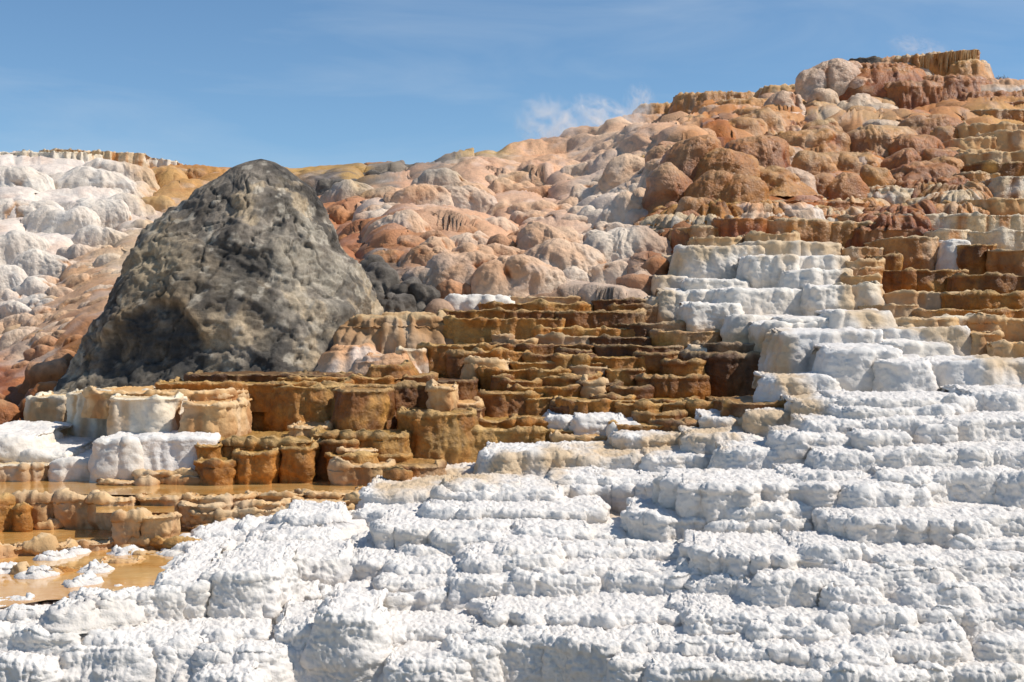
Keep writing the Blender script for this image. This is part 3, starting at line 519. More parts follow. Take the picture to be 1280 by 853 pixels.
# ---- rims of the pools
def rimY(py, z): return -z*F/(py-HZ)
f = formation('basin_rim', 'ochre wall with its face in the lower pool, holding the upper pool in', 'basin rim', 90, 660, 'ochre rims between the pools')
for x0, x1, yt, z, h in [(-80,10,624,ZA+.02,.45),(8,70,620,ZA+.03,.42),(66,120,620,ZA+.03,.45),(112,175,622,ZA+.02,.45),(10,34,632,ZA-.06,.4),(24,72,653,ZB+.09,.12),(139,180,643,ZA2+.01,.35),(172,216,643,ZA2+.01,.32)]:
    ledge(f, x0, x1, yt, yt+h/(rimY(yt, z)/F), 'K' if x1 > 60 else 'G', Y=rimY(yt, z), back=.25, r=.03, wob=.09, slope=-.02, flute=.02, n=2.6, sink=.1)
f = formation('basin_rim', 'thin winding ochre rims running right across the shallow pool', 'basin rim', 330, 630, 'ochre rims between the pools')
for x0, x1, yt, z in [(165,235,622,ZA),(225,310,621,ZA),(300,380,618,ZA),(370,450,617,ZA),(440,520,613,ZA),(205,290,630,-1.83),(280,365,628,-1.82),(355,440,626,-1.81),(430,490,622,-1.79),(215,300,639,-1.91),(290,375,636,-1.89),(365,440,634,-1.87),(215,300,648,-2.0),(285,360,645,-1.97),(220,290,657,-2.07),(350,420,643,-1.95),(270,340,654,-2.05)]:
    ledge(f, x0, x1, yt, yt+9, 'K', Y=rimY(yt, z+.025), back=.35, r=.015, wob=.25, slope=-.03, n=2., sink=.12, b=.4, crust=.9)
f = formation('basin_rim', 'low crumbly ochre rims with white salt crust in the lowest pool at the left', 'basin rim', 60, 700, 'ochre rims between the pools')
for x0, x1, yt, z, pl in [(-60,20,684,ZB,'K'),(12,52,681,ZB,'K'),(46,84,680,ZB,'K'),(74,130,676,ZB,'K'),(140,210,672,ZB,'K'),(190,250,676,ZB,'G'),(120,170,700,ZC,'K'),(150,220,690,ZC,'K'),(60,95,711,ZC,'G'),(100,140,742,ZC,'K'),(20,70,716,ZC,'K')]:
    ledge(f, x0, x1, yt, yt+12, pl, Y=rimY(yt, z+.03), back=.2, r=.03, wob=.14, slope=-.08, n=2.2, sink=.25, crust=.9)
f = formation('salt_crust', 'white crumbly crust patches rising from the ochre pool at the lower left', 'crust patch', 90, 720)
for x0, x1, yt, z in [(42,82,690,ZC),(70,104,683,ZC),(-30,30,706,ZC),(20,58,712,ZC),(78,112,722,ZC),(96,132,706,ZC),(84,128,738,ZC),(128,172,684,ZC),(110,160,745,ZC),(60,100,752,ZC)]:
    xc_ = (x0+x1)/2; hw = (x1-x0)*.36
    ledge(f, xc_-hw, xc_+hw, yt+4, yt+16, 'W', Y=rimY(yt+4, z+.05), back=.12, r=.05, wob=.2, slope=-.3, n=2., sink=.15, b=.25, crust=1.3, batter=1.)

# ---- foreground white terraces
GW = 'white crusted terraces in the foreground'
f = formation('terrace', 'uppermost long white ledge of the foreground, directly below the brown wall', 'terrace', 760, 610, GW)
Ls(f, [(603,722,570,616,'W'),(710,824,573,610,'W'),(815,912,573,608,'W'),(510,608,590,606,'W',dict(batter=.3,Y=19.4)),(770,880,547,572,'W'),(870,990,548,575,'W'),(980,1085,547,576,'W'),(882,960,523,548,'W'),(940,998,520,545,'W')])
f = formation('terrace', 'white ledges at the upper right of the foreground, against the right edge', 'terrace', 1150, 620, GW)
Ls(f, [(905,1040,567,612,'W'),(1030,1112,569,608,'W'),(1092,1216,566,608,'W'),(1205,1330,566,618,'W'),(985,1095,597,612,'W'),(1110,1268,596,662,'W'),(1250,1340,600,650,'W')])
f = formation('terrace', 'massive bulging white ledge right of centre with a deep shaded hollow under it', 'terrace', 1000, 670, GW)
Ls(f, [(805,930,607,655,'W'),(910,1064,608,655,'W'),(1052,1166,612,690,'W',dict(n=2.4)),(915,1060,634,690,'W'),(880,940,638,660,'W'),(1163,1340,656,700,'W'),(1210,1340,680,706,'W')])
f = formation('terrace', 'white twin block standing proud near the centre of the foreground', 'terrace', 740, 660, GW)
Ls(f, [(690,752,600,668,'W',dict(n=3)),(742,826,602,662,'W',dict(batter=.35)),(640,700,618,655,'W'),(560,650,610,648,'W')])
f = formation('terrace', 'long horizontal white ledge across the middle of the foreground', 'terrace', 860, 700, GW)
Ls(f, [(800,905,657,712,'W'),(890,1010,655,712,'W',dict(batter=.3)),(640,740,666,695,'W'),(720,812,668,692,'W'),(700,800,690,722,'W'),(790,866,690,722,'W'),(1005,1090,690,722,'W'),(940,1030,700,724,'W'),(860,960,712,730,'W')])
f = formation('terrace', 'white ledges stepping down left of the twin block toward the pool', 'terrace', 500, 680, GW)
Ls(f, [(445,560,617,655,'W'),(545,650,618,650,'W'),(398,460,640,698,'W',dict(n=2.4)),(445,545,643,692,'W'),(540,640,640,680,'W'),(540,645,672,702,'W'),(500,580,690,715,'W'),(620,700,690,716,'W'),(430,520,684,712,'W')])
f = formation('terrace', 'rubbly white slope beside the thin ochre rims at the pool edge', 'terrace', 300, 700, GW)
Ls(f, [(335,430,646,690,'W',dict(batter=1.1,Y=16.0,n=2,r=.12)),(280,365,657,695,'W',dict(batter=1.2,Y=16.2,n=2,r=.12)),(240,315,669,706,'W',dict(batter=1.2,Y=16.0,n=2,r=.1)),(320,420,672,712,'W',dict(batter=.8,Y=15.4,n=2,r=.12)),(212,285,685,720,'W',dict(batter=1.1,Y=15.5,n=2,r=.1)),(280,370,690,725,'W',dict(batter=.9,Y=14.8,n=2,r=.1)),(205,265,703,740,'W',dict(batter=1,Y=14.6,n=2,r=.1)),(350,430,700,730,'W',dict(batter=.7,Y=14.3))])
f = formation('terrace', 'rounded white boulder shaped block with a dark vertical cleft on its left', 'terrace', 300, 800, GW)
Ls(f, [(246,348,720,800,'W',dict(n=2.3,b=.45,Y=12.9))])
f = formation('terrace', 'sagging white bulge in front of the lowest pool at the left', 'terrace', 140, 810, GW)
Ls(f, [(50,150,752,812,'W',dict(n=2.4,back=.4,slope=-.1)),(130,242,744,812,'W',dict(n=2.6,back=.5,slope=-.1)),(190,252,732,790,'W',dict(Y=12.9)),(138,228,743,800,'W',dict(Y=12.75,back=.4,slope=-.1)),(205,250,722,770,'W',dict(Y=13.3)),(-40,60,765,800,'W',dict(back=.5,slope=-.1)),(-60,30,752,775,'W',dict(batter=.5,back=.3,slope=-.2))])
f = formation('terrace', 'big rounded white knob left of the centre near the bottom', 'terrace', 440, 830, GW)
Ls(f, [(375,505,746,845,'W',dict(n=2.2,b=.6,batter=.3)),(345,430,712,760,'W'),(340,400,740,790,'W'),(420,510,704,750,'W'),(398,470,772,850,'W',dict(Y=12.15)),(340,392,786,850,'W',dict(Y=12.25)),(490,600,712,755,'W'),(480,560,745,800,'W')])
f = formation('terrace', 'widest white ledge in the lower middle, with pillow like bulges along its face', 'terrace', 740, 790, GW)
Ls(f, [(560,660,722,795,'W'),(640,756,722,800,'W',dict(n=3)),(748,864,724,802,'W',dict(n=3)),(858,960,726,790,'W'),(945,1062,734,792,'W'),(1040,1110,742,780,'W'),(580,700,700,725,'W')])
f = formation('terrace', 'low white ledge below the widest one, right of the centre', 'terrace', 950, 825, GW)
Ls(f, [(865,948,782,826,'W'),(930,1057,786,832,'W'),(822,922,805,842,'W'),(905,990,815,850,'W'),(1055,1142,768,836,'W',dict(n=2.4))])
f = formation('terrace', 'crumbly white slope with small lumps at the lower right corner', 'terrace', 1200, 800, GW)
Ls(f, [(1100,1180,712,745,'W',dict(batter=.8)),(1160,1260,706,740,'W',dict(batter=.8)),(1240,1340,712,745,'W',dict(batter=.6)),(1130,1210,738,775,'W',dict(batter=.8)),(1200,1290,735,770,'W',dict(batter=.8)),(1180,1340,764,822,'W',dict(batter=.5)),(1060,1140,715,745,'W',dict(batter=.7)),(1130,1200,790,830,'W',dict(batter=.7)),(1220,1340,800,850,'W',dict(batter=.7)),(1020,1110,820,860,'W',dict(batter=.7))])
f = formation('terrace', 'white crust along the bottom edge of the picture', 'terrace', 600, 860, GW)
Ls(f, [(590,700,798,870,'W'),(680,822,800,870,'W'),(560,620,815,870,'W'),(480,580,830,880,'W'),(250,340,818,870,'W',dict(batter=.6)),(330,400,806,870,'W',dict(batter=.6)),(-60,90,788,870,'W'),(70,180,812,870,'W',dict(batter=.5)),(110,260,800,850,'W',dict(Y=12.1)),(160,270,806,870,'W',dict(batter=.6)),(820,920,838,880,'W'),(900,1040,842,880,'W'),(1030,1160,845,880,'W'),(1140,1280,838,880,'W'),(-60,60,830,880,'W'),(240,320,845,880,'W'),(760,860,826,880,'W')])

f = formation('terrace', 'long thin white steps running across between the taller foreground ledges', 'terrace', 820, 740, GW)
Ls(f, [(620,880,610,622,'W'),(860,1240,606,618,'W'),(560,760,640,652,'W'),(790,1080,646,656,'W'),(1060,1300,650,664,'W'),(470,700,660,674,'W'),(640,900,682,694,'W'),(880,1180,694,708,'W'),(1100,1320,700,716,'W'),(430,640,704,716,'W'),(640,1000,712,724,'W'),(960,1200,726,740,'W'),(470,620,728,745,'W'),(600,860,770,790,'W'),(860,1100,776,792,'W'),(1090,1330,770,788,'W'),(700,960,806,822,'W'),(960,1200,812,830,'W'),(420,640,790,812,'W'),(80,330,790,812,'W')],n=4.5,wob=.28,batter=.15,pillow=.03,b=.35)

# ---- white terraces on the right, above the foreground
GU = 'chalky white terraces on the right'
f = formation('terrace', 'chalk white dry block high in the middle right, surrounded by brown ledges', 'terrace', 940, 360, GU)
Ls(f, [(930,1058,303,330,'w'),(855,960,308,364,'w',dict(crust=.9)),(827,870,320,352,'w'),(935,1000,320,362,'w',dict(crust=.9,Y=28)),(985,1066,320,348,'w'),(990,1066,338,372,'w',dict(crust=.9)),(820,862,345,372,'w'),(860,940,350,372,'w',dict(crust=.9))],k=1.6)
f = formation('terrace', 'chalk white lower block with a vertical crack, resting above the dark rounded ledge', 'terrace', 920, 420, GU)
Ls(f, [(828,925,363,418,'w',dict(crust=.9)),(900,1023,363,425,'w',dict(crust=.9)),(860,928,380,424,'w',dict(crust=.9,Y=25.6)),(1018,1066,358,396,'w',dict(crust=.9)),(812,846,372,402,'w'),(920,1000,396,428,'w',dict(batter=.5)),(984,1070,398,425,'w')])
f = formation('terrace', 'large lumpy white buttress at the right between orange ledges and foreground', 'terrace', 1120, 500, GU)
Ls(f, [(1045,1118,390,425,'w'),(950,1072,404,430,'w'),(978,1110,415,484,'W',dict(crust=.75)),(1100,1218,412,462,'W',dict(crust=.75)),(1040,1125,437,512,'W',dict(n=2.4,crust=.75,batter=.3)),(1107,1172,452,512,'W',dict(n=2.4,crust=.75)),(1165,1300,453,512,'W',dict(crust=.75,batter=.3)),(968,1048,474,512,'W',dict(crust=.8)),(1120,1190,430,470,'w')])
f = formation('terrace', 'thin stacked white ledges at the foot of the lumpy buttress', 'terrace', 1150, 550, GU)
Ls(f, [(1055,1235,501,520,'W'),(1220,1340,494,530,'W'),(1055,1212,513,540,'W'),(1085,1182,527,562,'W'),(1188,1340,526,570,'W'),(1156,1198,535,562,'W'),(1082,1140,545,566,'W'),(1010,1090,530,552,'W')])

# ---- orange ledges on the right
GO = 'orange travertine ledges on the right slope'
f = formation('terrace', 'wide orange brown ledges at the right edge below the white stained cascade', 'terrace', 1200, 390, GO)
Ls(f, [(1102,1214,337,372,'B',dict(Y=28)),(1206,1340,343,370,'B'),(1104,1220,365,394,'T'),(1190,1340,366,394,'G'),(1150,1340,387,404,'G'),(1100,1152,380,404,'T'),(1215,1340,398,430,'K'),(1285,1350,404,440,'K')])
f = formation('terrace', 'cream tan battered block between the orange ledges and the white buttress', 'terrace', 1180, 430, GO)
Ls(f, [(1110,1200,397,440,'K',dict(batter=.25)),(1150,1232,396,455,'C',dict(batter=.35)),(1215,1252,415,455,'K'),(1250,1340,428,468,'K'),(1063,1102,355,394,'C',dict(batter=.4)),(1063,1106,335,350,'O'),(1060,1104,344,360,'K')])
f = formation('terrace', 'orange and white streaked ledges at the right edge, row above the wide brown ones', 'terrace', 1180, 320, GO)
Ls(f, [(1107,1178,296,340,'O'),(1060,1110,309,332,'O'),(1064,1106,325,350,'K'),(1172,1218,287,342,'S',dict(batter=.3)),(1213,1340,288,316,'S'),(1205,1252,305,340,'B'),(1250,1340,311,342,'O'),(1185,1215,300,340,'w',dict(batter=.4)),(1095,1130,318,340,'B')])
f = formation('terrace', 'scalloped orange ledges directly above the chalk white dry block', 'terrace', 960, 310, GO)
Ls(f, [(1005,1126,278,322,'O',dict(batter=.15)),(842,922,284,322,'O',dict(batter=.2)),(919,1056,274,306,'O'),(936,1000,291,310,'K'),(1090,1150,266,300,'O'),(1130,1210,268,298,'S'),(1165,1340,268,300,'S'),(985,1050,268,284,'R'),(872,930,296,320,'K')])
f = formation('terrace', 'tall wall with orange white vertical stains below the upper right ledges', 'terrace', 1150, 260, GO)
Ls(f, [(1060,1160,216,276,'O',dict(batter=.35)),(1110,1232,212,274,'S',dict(batter=.25)),(1225,1340,202,226,'B'),(1249,1340,220,254,'S',dict(batter=.5)),(1215,1340,248,272,'K'),(1085,1160,235,276,'S',dict(batter=.3)),(1200,1256,215,250,'O')])
f = formation('terrace', 'cream banded ledges at the right edge under the summit', 'terrace', 1240, 190, GO)
Ls(f, [(1194,1260,172,214,'K',dict(batter=.3)),(1200,1340,155,182,'K'),(1235,1340,163,200,'K',dict(batter=.3)),(1190,1250,186,214,'K',dict(batter=.4)),(1210,1340,190,214,'K'),(1214,1340,136,160,'O'),(1208,1340,127,145,'R'),(1155,1212,138,155,'R'),(1180,1215,150,166,'O')])
f = formation('terrace', 'thin rust red layered ledges left of the stained wall', 'terrace', 1000, 265, GO)
Ls(f, [(952,1036,243,256,'R'),(935,1040,250,262,'R'),(925,1050,258,272,'B'),(975,1060,260,276,'R'),(1020,1090,252,270,'R'),(1030,1085,262,278,'P'),(900,960,272,290,'R'),(1050,1095,270,280,'O'),(1080,1120,205,222,'R'),(950,1000,236,250,'Y')])
# ---- summit
f = formation('summit_block', 'dark rust summit block with icicle like drips under its flat top', 'rock outcrop', 1150, 130)
summit_wall = ledge(f, 1118, 1228, 64, 118, 'O', Y=55.5, n=2.6, tilt=-12, batter=-.06, flute=.05, lip=.05, k=1.3, sink=1.5, r=.12, wob=.3, b=1.3)
ledge(f, 1190, 1240, 74, 118, 'O', Y=55.3, batter=.45, flute=.04, r=.2, sink=1.5)
ledge(f, 1098, 1160, 70, 100, 'P', Y=55.8, batter=.7, r=.3, flute=.04, sink=1.5)
ledge(f, 1070, 1150, 77, 118, 'R', Y=55, batter=.9, r=.3, flute=.06, sink=1.5)
ledge(f, 1108, 1185, 100, 150, 'R', Y=53.5, batter=.1, flute=.06, r=.25)
ledge(f, 1160, 1240, 92, 142, 'R', Y=54, batter=.5, flute=.05, r=.3)
ledge(f, 1215, 1345, 98, 126, 'P', Y=54.2, batter=1.2, flute=.03, r=.4, sink=1.5, tilt=8)  # pale peach colour imitates glare on this shoulder
ledge(f, 1205, 1340, 112, 142, 'R', Y=53, batter=.5, flute=.05, r=.3)
ledge(f, 1065, 1108, 72, 90, 'A', Y=56, batter=.2)
rnd = random.Random(3)
for i in range(46):
    x = 1131+93*(i+.5)/46+rnd.uniform(-.6, .6); u_ = (x-1177)/49.; Yq = 55.5+1.3*(1-max(0, 1-abs(u_*.9)**2.6)**(1/2.6))-.05; ln = rnd.uniform(.2, .9); rad = rnd.uniform(.03, .09)
    z0 = (HZ-67)/F*55.5+u_*7*55.5/F; xc = (x-640)/F*Yq; n_ = 7; m_ = 9; ph = np.linspace(0, 2*math.pi, n_, endpoint=False); tt = np.linspace(0, 1, m_)
    Vv = np.stack([xc+rad*np.outer(1-tt**1.4*.93, np.cos(ph)), Yq+.1*tt[:, None]+rad*np.outer(1-tt**1.4*.93, np.sin(ph)), np.repeat((z0-ln*tt)[:, None], n_, 1)], -1).reshape(-1, 3)
    fc = [[j*n_+a_, j*n_+(a_+1) % n_, (j+1)*n_+(a_+1) % n_, (j+1)*n_+a_] for j in range(m_-1) for a_ in range(n_)]
    cc = np.tile(np.array(rnd.choice([(.5, .3, .12), (.38, .2, .07), (.6, .42, .22)])), (len(Vv), 1)); dr_ = link_mesh('drip', Vv, np.array(fc), M_UP, f, cc); dr_.parent = summit_wall
f = formation('mound', 'pale pinkish cracked dome left of the rust summit block', 'mound', 1050, 135)
Ms(f, [(1000,1082,80,150,'V',dict(Y=54.8,bf=.4,lob=.5,flute=.4,warp=.6)),(1035,1085,82,130,'P',dict(Y=55.2,bf=.5)),(1060,1108,94,140,'P',dict(Y=54.5)),(1010,1050,112,150,'V',dict(Y=54.2,bf=.5)),(1040,1110,125,168,'V',dict(Y=53)),(1000,1050,128,150,'K',dict(Y=54)),(1075,1125,132,164,'V',dict(Y=52))])
f = formation('terrace', 'orange curtain rim along the skyline left of the summit', 'terrace', 880, 150, GO)
Ls(f, [(800,880,128,160,'O',dict(batter=.6,flute=.05)),(850,960,114,138,'O',dict(batter=.5,flute=.06)),(955,1012,105,124,'K',dict(batter=.4)),(780,840,142,170,'P',dict(batter=.7)),(880,960,130,158,'P',dict(batter=.8)),(900,1010,122,146,'O',dict(batter=.6)),(855,905,142,166,'O',dict(batter=.6)),(930,1010,140,158,'P',dict(batter=.8))],lip=.03,r=.12,sink=1.)
# ---- rust mounds
f = formation('mound', 'big rust brown overhanging mound in the upper middle, dark underneath', 'mound', 870, 230)
Ms(f, [(834,912,172,232,'R',dict(Y=37.6)),(896,988,168,216,'R',dict(Y=38.8)),(868,945,186,236,'Y',dict(Y=37.2)),(802,868,212,284,'R',dict(Y=36.2)),(806,860,186,240,'R',dict(Y=40))],lob=.6,bf=.7,warp=.8)
f = formation('mound', 'smooth golden brown mounds below the rust overhang', 'mound', 910, 270)
Ms(f, [(862,924,216,292,'Y',dict(Y=35.6,lob=.6)),(897,962,222,274,'Y',dict(Y=35.4,lob=.6)),(920,1000,208,240,'Y',dict(Y=37.5)),(880,930,250,288,'Y',dict(Y=36)),(963,1026,217,250,'V'),(1005,1050,218,256,'R'),(1035,1082,220,254,'R')])
f = formation('mound', 'smooth orange and tan lobes below the pale summit dome', 'mound', 1080, 200)
Ms(f, [(1057,1146,163,202,'O'),(1114,1178,171,206,'R'),(1008,1052,150,186,'Y'),(915,990,136,160,'O'),(1130,1214,148,172,'R'),(970,1060,165,200,'O'),(1040,1110,190,222,'O'),(1100,1160,192,218,'R'),(1150,1200,185,215,'R'),(990,1050,190,222,'O'),(945,1010,182,215,'V'),(1080,1140,150,172,'V'),(900,960,150,172,'O'),(1165,1200,160,185,'O'),(830,890,150,178,'O'),(1000,1040,180,200,'R'),(1060,1100,200,225,'V'),(1120,1200,205,225,'R')])
# ---- flowstone mounds of the central hill
GM = 'bulbous flowstone mounds on the central hill'
f = formation('mound', 'large smooth peach mound on the left of the central hill', 'mound', 560, 270, GM)
Ms(f, [(505,625,232,284,'P',dict(bf=.5)),(448,510,236,274,'P',dict(bf=.5)),(600,702,217,262,'P',dict(bf=.5))])
f = formation('mound', 'largest drooping peach mound with pale foot in the centre of the hill', 'mound', 690, 350, GM)
Ms(f, [(640,736,283,360,'P',dict(Y=33.5)),(715,768,292,345,'V',dict(Y=33.8)),(698,742,334,370,'V',dict(Y=31.5)),(735,798,336,370,'V',dict(Y=31.8)),(776,822,343,372,'Q',dict(Y=30.5)),(631,674,341,372,'P',dict(Y=31.2)),(668,702,347,372,'V',dict(Y=31))])
f = formation('mound', 'peach and rust lobes stepping down left of the drooping mound', 'mound', 590, 350, GM)
Ms(f, [(564,626,309,362,'P'),(604,650,298,352,'Q'),(630,660,315,352,'V'),(556,604,330,360,'P'),(537,600,282,312,'Q'),(555,620,297,330,'V'),(520,570,300,340,'P'),(500,560,335,378,'V'),(545,590,352,384,'Q',dict(Y=30)),(585,640,354,378,'P',dict(Y=30))])
f = formation('mound', 'greyish white bulbs cascading at the right side of the central hill', 'mound', 780, 300, GM)
Ms(f, [(777,828,260,300,'V'),(720,778,264,298,'V'),(745,800,288,335,'V'),(700,760,262,300,'P'),(740,800,220,250,'V'),(760,830,236,268,'V'),(690,740,248,285,'P'),(795,830,285,330,'V'),(690,720,265,290,'Q'),(640,700,268,300,'P')])
f = formation('mound', 'small dark rust boulders at the foot of the rust overhang', 'mound', 840, 300, GM)
Ms(f, [(828,858,256,280,'Q'),(845,882,266,290,'Q'),(820,850,276,302,'Q'),(805,840,300,330,'Q'),(840,880,288,310,'R'),(858,884,254,276,'Q'),(800,835,322,352,'Q'),(790,822,250,275,'P'),(800,850,240,262,'P')])
f = formation('mound', 'rust and orange lumps beside the upper right flank of the grey cone', 'mound', 450, 300, GM)
Ms(f, [(405,470,262,296,'Q'),(440,500,268,300,'V'),(420,480,292,322,'Q'),(470,540,298,330,'Q'),(450,510,318,350,'R'),(500,550,285,312,'P'),(520,575,318,350,'Q'),(400,440,245,270,'P'),(430,470,310,345,'Q')])
def scatter(f, n_, poly, pals, wr, seed):
    r_ = random.Random(seed); i = 0; pts = []; tries = 0
    def inside(x, y):
        c = False; j = len(poly)-1
        for k_ in range(len(poly)):
            if (poly[k_][1] > y) != (poly[j][1] > y) and x < (poly[j][0]-poly[k_][0])*(y-poly[k_][1])/(poly[j][1]-poly[k_][1])+poly[k_][0]: c = not c
            j = k_
        return c
    while i < n_ and tries < 4000:
        tries += 1; x = r_.uniform(min(p_[0] for p_ in poly), max(p_[0] for p_ in poly)); y = r_.uniform(min(p_[1] for p_ in poly), max(p_[1] for p_ in poly))
        if not inside(x, y) or any(abs(x-a_)/wr[1]+abs(y-b_)/(wr[1]*.6) < .55 for a_, b_ in pts): continue
        wd = r_.uniform(*wr); Yq = float(depth(x, y)); wd *= (40/Yq)**.6; h = wd*r_.uniform(.4, .7); pts.append((x, y)); i += 1
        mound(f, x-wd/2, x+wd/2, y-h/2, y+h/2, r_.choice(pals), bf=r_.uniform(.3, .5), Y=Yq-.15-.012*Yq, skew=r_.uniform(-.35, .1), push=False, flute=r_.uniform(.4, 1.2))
f = formation('mound', 'many small peach knobs over the upper slope below the steam', 'mound', 720, 220, GM)
scatter(f, 62, [(600,235),(690,215),(800,176),(880,172),(830,210),(800,235),(740,240),(660,250)], 'PPPVQ', (28, 60), 5)
f = formation('mound', 'small peach and pale knobs between the two largest mounds of the hill', 'mound', 650, 280, GM)
scatter(f, 34, [(440,250),(600,240),(720,225),(800,240),(780,340),(640,350),(540,310)], 'PPVVQ', (22, 48), 8)
f = formation('mound', 'broad low peach swells over the middle of the central hill', 'mound', 620, 290, GM)
scatter(f, 36, [(430,262),(520,245),(700,222),(840,180),(850,240),(780,345),(640,360),(520,350)], 'PPPV', (60, 110), 21)
f = formation('mound', 'rust and tan lobes scattered over the upper right slope', 'mound', 1010, 200, GM)
scatter(f, 11, [(830,178),(960,125),(1060,140),(1210,150),(1195,210),(1080,235),(1000,270),(900,290),(840,230)], 'ROYQVO', (30, 75), 22)
f = formation('terrace', 'thin broken shelves stepping across the slope under the summit', 'terrace', 1050, 180, GO)
r_ = random.Random(12)
for i in range(64):
    x = r_.uniform(850, 1225); y = r_.uniform(max(float(skyline(x))+28, 136), 268); wd = r_.uniform(70, 170)*(.7 if y < 170 else 1); hh = r_.uniform(9, 22)
    ledge(f, x-wd/2, x+wd/2, y, y+hh, r_.choice('OOOYRBSRP'), batter=r_.uniform(.6, 1.5), r=r_.uniform(.25, .6), flute=.05, wob=.3, n=2., lip=.0, b=wd*.014, tilt=r_.uniform(-7, 7), pillow=.07, crust=.35, Y=float(depth(x, y))*r_.uniform(.97, 1.))
# ---- left hill
GL = 'smooth shelves of the hill behind the cone'
f = formation('mound', 'smooth greyish white bulging shelves on the far left hill', 'mound', 90, 320, GL)
Ms(f, [(40,165,214,256,'V'),(90,190,206,240,'V'),(-30,60,212,250,'V'),(60,160,252,308,'V'),(-20,80,248,290,'V'),(110,190,248,288,'V'),(20,120,262,306,'V'),(80,160,292,330,'V'),(-40,60,292,350,'V'),(10,90,318,372,'V'),(-30,40,340,390,'V')],bf=.35,lob=.7)
for o_ in list(f.children):
    pass
f = formation('mound', 'ochre bulges where the white shelves end at the upper left of the cone', 'mound', 220, 250, GL)
Ms(f, [(178,232,216,256,'K'),(215,262,214,248,'Y'),(170,220,248,282,'K'),(150,200,280,310,'K')],bf=.4)
f = formation('mound', 'pinkish small rounded lobes low on the left hill beside the cone', 'mound', 60, 440, GL)
scatter(f, 34, [(-20,395),(60,350),(120,318),(175,300),(150,350),(110,400),(60,440),(-20,450)], 'PPPV', (34, 62), 2)
f = formation('mound', 'tan cauliflower lobes right against the left edge of the cone', 'mound', 140, 360, GL)
scatter(f, 44, [(40,360),(130,310),(185,285),(225,240),(205,300),(150,365),(110,420),(60,445),(20,430)], 'PPPVK', (28, 54), 41)
f = formation('mound', 'rusty red rough lumps at the bottom of the left hill, beside the cone base', 'mound', 30, 480, GL)
scatter(f, 26, [(-30,450),(50,440),(105,400),(110,425),(70,480),(30,520),(-30,530)], 'QQR', (22, 46), 31)
f = formation('terrace', 'thin rusty and cream rim along the skyline of the left hill', 'terrace', 120, 200, GL)
Ls(f, [(-90,110,190,207,'C',dict(tilt=-2)),(50,175,188,204,'S',dict(tilt=5)),(125,215,195,208,'C',dict(tilt=9)),(150,268,202,214,'R',dict(tilt=20))],batter=.1,flute=.03,sink=.6,k=1.2,n=4,b=.5,wob=.3)
f = formation('rock_outcrop', 'dark grey rough outcrop between the cone and the rust lumps', 'rock outcrop', 490, 380)
Ms(f, [(440,500,334,392,'A',dict(Y=30)),(480,545,350,396,'A',dict(Y=29.5)),(430,470,350,400,'A',dict(Y=29)),(450,480,322,352,'A',dict(Y=32)),(460,520,366,400,'A',dict(Y=28.8)),(400,450,385,440,'A',dict(Y=27.2))],lob=1.6,flute=0)
f = formation('rock_outcrop', 'flat grey rocks on the skyline between the cone and the steaming slope', 'rock outcrop', 480, 225)
Ms(f, [(395,460,226,250,'A',dict(Y=52)),(440,520,214,236,'A',dict(Y=56)),(500,560,206,222,'A',dict(Y=58)),(455,508,203,212,'Q',dict(Y=60)),(540,600,200,214,'A',dict(Y=59))],bf=.4,lob=1.3)

make_hillside()

# ------------------------------------------------------------------ bare shrub on the skyline
bm_ = bpy.data.materials.new('bare_twig'); bm_.use_nodes = True; t = bm_.node_tree; tn = t.nodes.new('ShaderNodeTexNoise'); tr = t.nodes.new('ShaderNodeValToRGB'); tr.color_ramp.elements[0].color = (.06, .045, .03, 1); tr.color_ramp.elements[1].color = (.16, .12, .08, 1); tn.inputs['Scale'].default_value = 30; t.links.new(tn.outputs[0], tr.inputs[0]); t.links.new(tr.outputs[0], t.nodes['Principled BSDF'].inputs['Base Color'])
def shrub(px, py, Yq, h):
    base = P(px, py, Yq); base = np.array(base, dtype=float); root = empty('bare_shrub', tuple(base)); tag(root, 'tiny leafless shrub on the skyline right of the summit', 'shrub'); r_ = random.Random(6); V = []; Fc = []
    def limb(p0, d, ln, rad, lev):
        p1 = p0+d*ln; ax = np.cross(d, (0, 1, 0)); ax /= np.linalg.norm(ax)+1e-9; bx = np.cross(d, ax); b0 = len(V)
        for p_, rr in ((p0, rad), (p1, rad*.6)):
            for k_ in range(5): a_ = k_*2*math.pi/5; V.append(p_+ax*rr*math.cos(a_)+bx*rr*math.sin(a_))
        for k_ in range(5): Fc.append([b0+k_, b0+(k_+1) % 5, b0+5+(k_+1) % 5, b0+5+k_])
        if lev: 
            for _ in range(3):
                dd = d+np.array([r_.uniform(-.7, .7), r_.uniform(-.7, .7), r_.uniform(-.1, .5)]); limb(p1, dd/np.linalg.norm(dd), ln*r_.uniform(.55, .8), rad*.6, lev-1)
    for i in range(6):
        d = np.array([r_.uniform(-.7, .7), r_.uniform(-.5, .5), 1.]); limb(base.copy()-np.array([0, 0, .2]), d/np.linalg.norm(d), h*.35, .018, 3)
    link_mesh('branches', np.array(V), np.array(Fc), bm_, root)
shrub(1253, 106, 55, .62); 

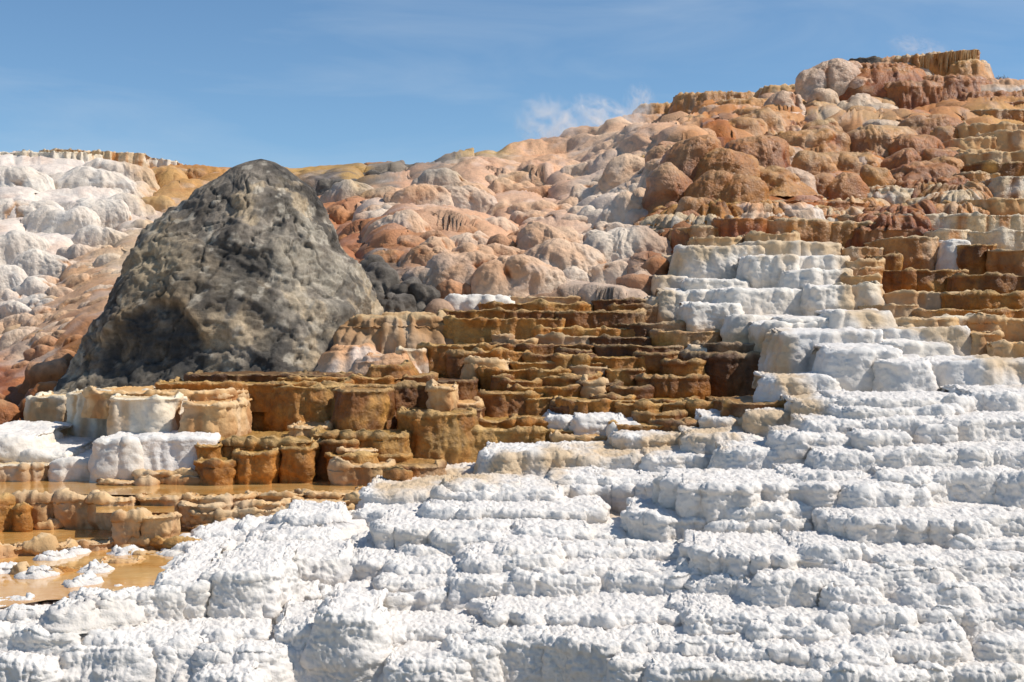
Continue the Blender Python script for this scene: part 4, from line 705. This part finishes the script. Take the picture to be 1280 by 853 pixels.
# ------------------------------------------------------------------ steam
def steam(px, py, Yq, wpx, hpx, dens, lean, seed):
    dens *= 5
    s = Yq/F; c = P(px, py, Yq); bpy.ops.mesh.primitive_ico_sphere_add(subdivisions=4, radius=1, location=tuple(c)); o = bpy.context.object
    for cc in list(o.users_collection): cc.objects.unlink(o)
    C.objects.link(o); o.name = 'steam'; o.scale = (wpx/2*s, wpx/2*s, hpx/2*s); o.rotation_euler = (0, lean, 0)
    m = bpy.data.materials.new('steam_vapour'); m.use_nodes = True; t = m.node_tree; t.nodes.clear(); n = t.nodes.new; l = t.links.new
    ou = n('ShaderNodeOutputMaterial'); pv = n('ShaderNodeVolumePrincipled'); pv.inputs['Color'].default_value = (1, 1, 1, 1); pv.inputs['Anisotropy'].default_value = 0
    tx = n('ShaderNodeTexCoord'); gr = n('ShaderNodeVectorMath'); gr.operation = 'LENGTH'; l(tx.outputs['Object'], gr.inputs[0])
    fo = n('ShaderNodeMapRange'); fo.inputs['From Min'].default_value = .15; fo.inputs['From Max'].default_value = 1; fo.inputs['To Min'].default_value = 1; fo.inputs['To Max'].default_value = 0; l(gr.outputs['Value'], fo.inputs[0])
    mp_ = n('ShaderNodeMapping'); mp_.inputs['Location'].default_value = (seed, seed*.7, 0); mp_.inputs['Scale'].default_value = (1.6, 1.6, 1.1); l(tx.outputs['Object'], mp_.inputs[0])
    nz_ = n('ShaderNodeTexNoise'); nz_.inputs['Scale'].default_value = 1.7; nz_.inputs['Detail'].default_value = 7; nz_.inputs['Distortion'].default_value = 1.4; l(mp_.outputs[0], nz_.inputs[0])
    nr = n('ShaderNodeMapRange'); nr.inputs['From Min'].default_value = .47; nr.inputs['From Max'].default_value = .75; l(nz_.outputs[0], nr.inputs[0])
    mu = n('ShaderNodeMath'); mu.operation = 'MULTIPLY'; l(fo.outputs[0], mu.inputs[0]); l(nr.outputs[0], mu.inputs[1]); m2 = n('ShaderNodeMath'); m2.operation = 'MULTIPLY'; m2.inputs[1].default_value = dens; l(mu.outputs[0], m2.inputs[0]); l(m2.outputs[0], pv.inputs['Density']); l(pv.outputs[0], ou.inputs['Volume'])
    o.data.materials.append(m); tag(o, kind='stuff')
    return o
for i, (a_) in enumerate([(700,166,58,130,90,.42,.5,1.),(765,152,57,120,50,.55,.5,3.3),(800,130,58,46,60,.6,-.2,5.),(1150,60,62,90,26,.22,.3,8.)]):
    o = steam(*a_); tag(o, ['white steam plume drifting over the shoulder of the hill', 'low thin steam trailing along the skyline', 'narrow wisp of steam above the peach slope', 'faint steam behind the summit block'][i], 'steam')
print('ledges', COUNT[0], 'verts', sum(len(o.data.vertices) for o in bpy.data.objects if o.type == 'MESH'))
